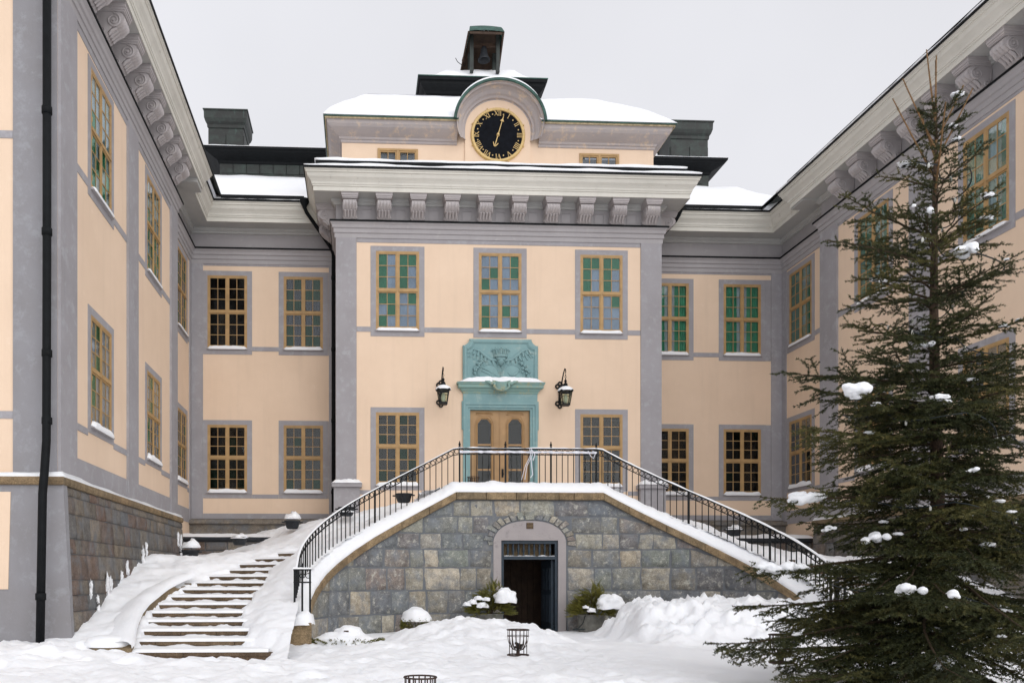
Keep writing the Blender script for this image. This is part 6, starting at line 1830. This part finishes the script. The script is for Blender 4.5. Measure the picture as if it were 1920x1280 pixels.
# snow clumps caught on the branches
AP_ = np.concatenate(ALLP); AB_ = np.concatenate([np.full(len(P), k) for k, P in enumerate(ALLP)]); AI_ = np.concatenate([np.arange(len(P)) for P in ALLP])
def clump(x, z, rx, rz, seed):
    """broken layer of snow lying along the bough nearest to (x, z), sagging over its sides"""
    d = (AP_[:, 0]-x)**2+(AP_[:, 2]-z)**2+np.where(AP_[:, 1] > TY+.1, 4, 0)+.15*np.maximum(0, AP_[:, 1]-(TY-.9))
    m = int(d.argmin()); P = ALLP[int(AB_[m])]; rg = random.Random(seed)
    ax_ = P[min(len(P)-1, AI_[m]+2)]-P[max(0, AI_[m]-2)]; ax_ /= np.linalg.norm(ax_)+1e-9
    sd = np.cross(ax_, [0, 0, 1.]); sd /= np.linalg.norm(sd)+1e-9
    p0 = AP_[m]*1.0+np.array([0, 0, rz*.15]); mb = MB(); hw = max(.05, rx*.62)
    mdat = bpy.data.metaballs.new('clump'); mo = bpy.data.objects.new('clump', mdat); COL.objects.link(mo)
    mdat.resolution = mdat.render_resolution = max(.012, rz*.18); mdat.threshold = .45
    nb_ = max(9, int(rx/.014)); ax_ = ax_*np.array([1, 1, .6])
    for k in range(nb_):
        f = rg.uniform(-1, 1); r_ = rz*rg.uniform(.45, 1.05)*(1-.35*abs(f))
        q = p0+ax_*f*rx*.85+sd*rg.gauss(0, .42)*hw+np.array([0, 0, rg.uniform(-.3, .65)*rz-.3*rz*f*f])
        e_ = mdat.elements.new(type='ELLIPSOID'); e_.co = tuple(q); e_.radius = r_*1.5; e_.size_x = 1.15; e_.size_y = 1.0; e_.size_z = .8
    bpy.context.view_layer.update()
    me = bpy.data.meshes.new_from_object(mo.evaluated_get(bpy.context.evaluated_depsgraph_get())); me.name = 'snow_clump'
    for v_ in me.vertices: v_.co += v_.normal*(.30*rz*fbm(v_.co.x*9, v_.co.y*9, v_.co.z*9, 4, 1.2))
    bpy.data.objects.remove(mo); bpy.data.metaballs.remove(mdat)
    bm2 = bmesh.new(); bm2.from_mesh(me); seen = set(); best = []
    for v_ in bm2.verts:                       # keep one connected lump
        if v_ in seen: continue
        st_ = [v_]; isl = []; seen.add(v_)
        while st_:
            a_ = st_.pop(); isl.append(a_)
            for e_ in a_.link_edges:
                b_ = e_.other_vert(a_)
                if b_ not in seen: seen.add(b_); st_.append(b_)
        if len(isl) > len(best): best = isl
    keep_ = set(best); bmesh.ops.delete(bm2, geom=[v_ for v_ in bm2.verts if v_ not in keep_], context='VERTS'); bm2.to_mesh(me); bm2.free()
    me.materials.clear(); me.materials.append(M['snow']); me.polygons.foreach_set('use_smooth', [True]*len(me.polygons))
    link('snow_clump', me, spr)
for i, (x, z, rx, rz) in enumerate(((.84, 2.82, .17, .09), (.74, 2.72, .08, .09), (1.96, 4.12, .16, .075), (1.86, 4.06, .10, .05), (.82, 1.85, .19, .09), (1.27, 1.69, .13, .06), (.45, 1.22, .24, .09), (.62, 1.30, .16, .06), (1.12, .98, .20, .08), (1.69, 4.69, .13, .03), (1.85, 4.74, .08, .03),
        (1.50, 3.88, .05, .08), (1.71, 3.22, .10, .035), (1.69, 4.36, .05, .03), (1.98, 2.18, .09, .04), (1.45, .98, .12, .05), (2.03, 1.53, .12, .06), (2.45, 1.54, .10, .06), (.99, 1.78, .07, .04), (.55, .36, .28, .10), (2.53, .92, .12, .05), (2.29, 2.44, .11, .035), (1.5, 1.81, .08, .04),
        (2.08, 3.81, .09, .05), (1.87, .32, .14, .09), (2.55, .34, .2, .07), (2.4, 3.1, .1, .04), (1.3, 2.35, .08, .04), (2.7, 1.2, .15, .06), (1.35, 1.25, .10, .04), (2.2, 1.05, .12, .05))):
    if i in (3, 11, 13, 16, 19, 21, 22, 23, 26, 27, 29): continue
    clump(x, z, rx*.9, rz*.85, 100+i)
rd = random.Random(55)
for k in range(60):
    P_ = ALLP[rd.randrange(len(ALLP))]
    if P_[6][1] > TY+.3: continue
    p = P_[rd.randint(5, 10)]; r_ = rd.uniform(.018, .05)
    blob(spr, (p[0], p[1], p[2]+.012), (r_*rd.uniform(1, 2), r_*1.2, r_*.55), k, 'snow_crumb', -.9, .35)
# string of lights wound down the tree
mb = MB(); pts = []
for k in range(360):
    f = k/359; z = 5.35-4.6*f; r_ = .55*reach(z)+.12*math.sin(k*.37); a = PI+f*2*PI*5.5+.2*math.sin(k*.21)
    pts.append((TX+r_*math.cos(a), TY+r_*math.sin(a), z-.09*abs(math.sin(k*.30))))
mb.tube(pts, .0065, 5)
ls = mb.obj('light_string', 'cable'); tag(ls, 'dark cable string of small lights wound loosely round the spruce', 'light string')
bm_ = MB().lathe([(.0, .03), (.010, .022), (.012, .0), (.009, -.02), (0, -.022)], n=7).mesh('light_bulb', 'bulb', True)
for k in range(6, 360, 11): link('light_bulb', bm_, ls, (pts[k][0], pts[k][1], pts[k][2]-.02), local=True)

# bare trees of the park behind the photographer: they stand in the reflections of the door and the lower windows
def bare_tree_mesh(seed):
    rg = random.Random(seed); tr = MB(); cr = MB()
    tr.tube([(0, 0, -.2), (.1, 0, 2.5), (.0, .1, 6)], [.32, .26, .17], 8)
    def grow(p, d, l_, r_, lev):
        q = p+d*l_; (cr).tube([tuple(p), tuple(p+d*l_*.5+Vector((rg.gauss(0, .05*l_), rg.gauss(0, .05*l_), 0))), tuple(q)], [r_, r_*.8, r_*.55], 4, cap=False)
        if lev == 0: return
        for _ in range(3 if lev > 1 else 4):
            e = (d+Vector((rg.gauss(0, .55), rg.gauss(0, .55), rg.gauss(.12, .3)))).normalized(); grow(p+d*l_*rg.uniform(.5, 1), e, l_*rg.uniform(.55, .8), r_*.5, lev-1)
    for k in range(8):
        a = k*PI/4+rg.gauss(0, .2); grow(Vector((0, 0, rg.uniform(2.6, 6))), Vector((math.cos(a)*.7, math.sin(a)*.7, rg.uniform(.5, 1.1))).normalized(), rg.uniform(2.4, 3.6), .11, 4)
    return tr.mesh('trunk', 'bark'), cr.mesh('crown', 'bark')
BT = [bare_tree_mesh(k) for k in (1, 2)]
rg = random.Random(9)
for k in range(15):
    t = thing('bare_tree', 'bare winter tree standing in the park behind the photographer', 'tree', (-34+5.2*k+rg.uniform(-1.5, 1.5), -66-rg.uniform(0, 16), .05), 'bare trees behind the photographer')
    m_ = BT[k % 2]; link('trunk', m_[0], t, local=True); link('crown', m_[1], t, local=True)
    t.rotation_euler = (0, 0, rg.uniform(0, 6)); q_ = rg.uniform(.55, .85); t.scale = (q_, q_, q_)
# snow splashes sticking to the left plinth
rg = random.Random(6)
for (y, z, w_, h_) in ((-8.0, 1.0, .02, .10), (-7.1, 1.05, .05, .20), (-6.9, 1.10, .03, .12), (-6.2, 1.22, .04, .14), (-5.8, 1.35, .05, .12), (-7.7, .72, .03, .12), (-7.75, .55, .05, .08), (-4.6, 1.60, .03, .16), (-4.3, 1.72, .04, .10), (-1.2, 2.15, .05, .18), (-.95, 2.0, .06, .22), (-8.3, .45, .03, .05)):
    xx = LW+.10+.20*(1-z/2.6)+.012
    for k in range(3):
        blob(LWING, (xx, y+rg.gauss(0, w_*.8), z+rg.gauss(0, h_*.6)), (.022, w_*rg.uniform(.5, 1), h_*rg.uniform(.35, .8)), rg.randint(0, 99), 'snow_patch', -1.5, .9)
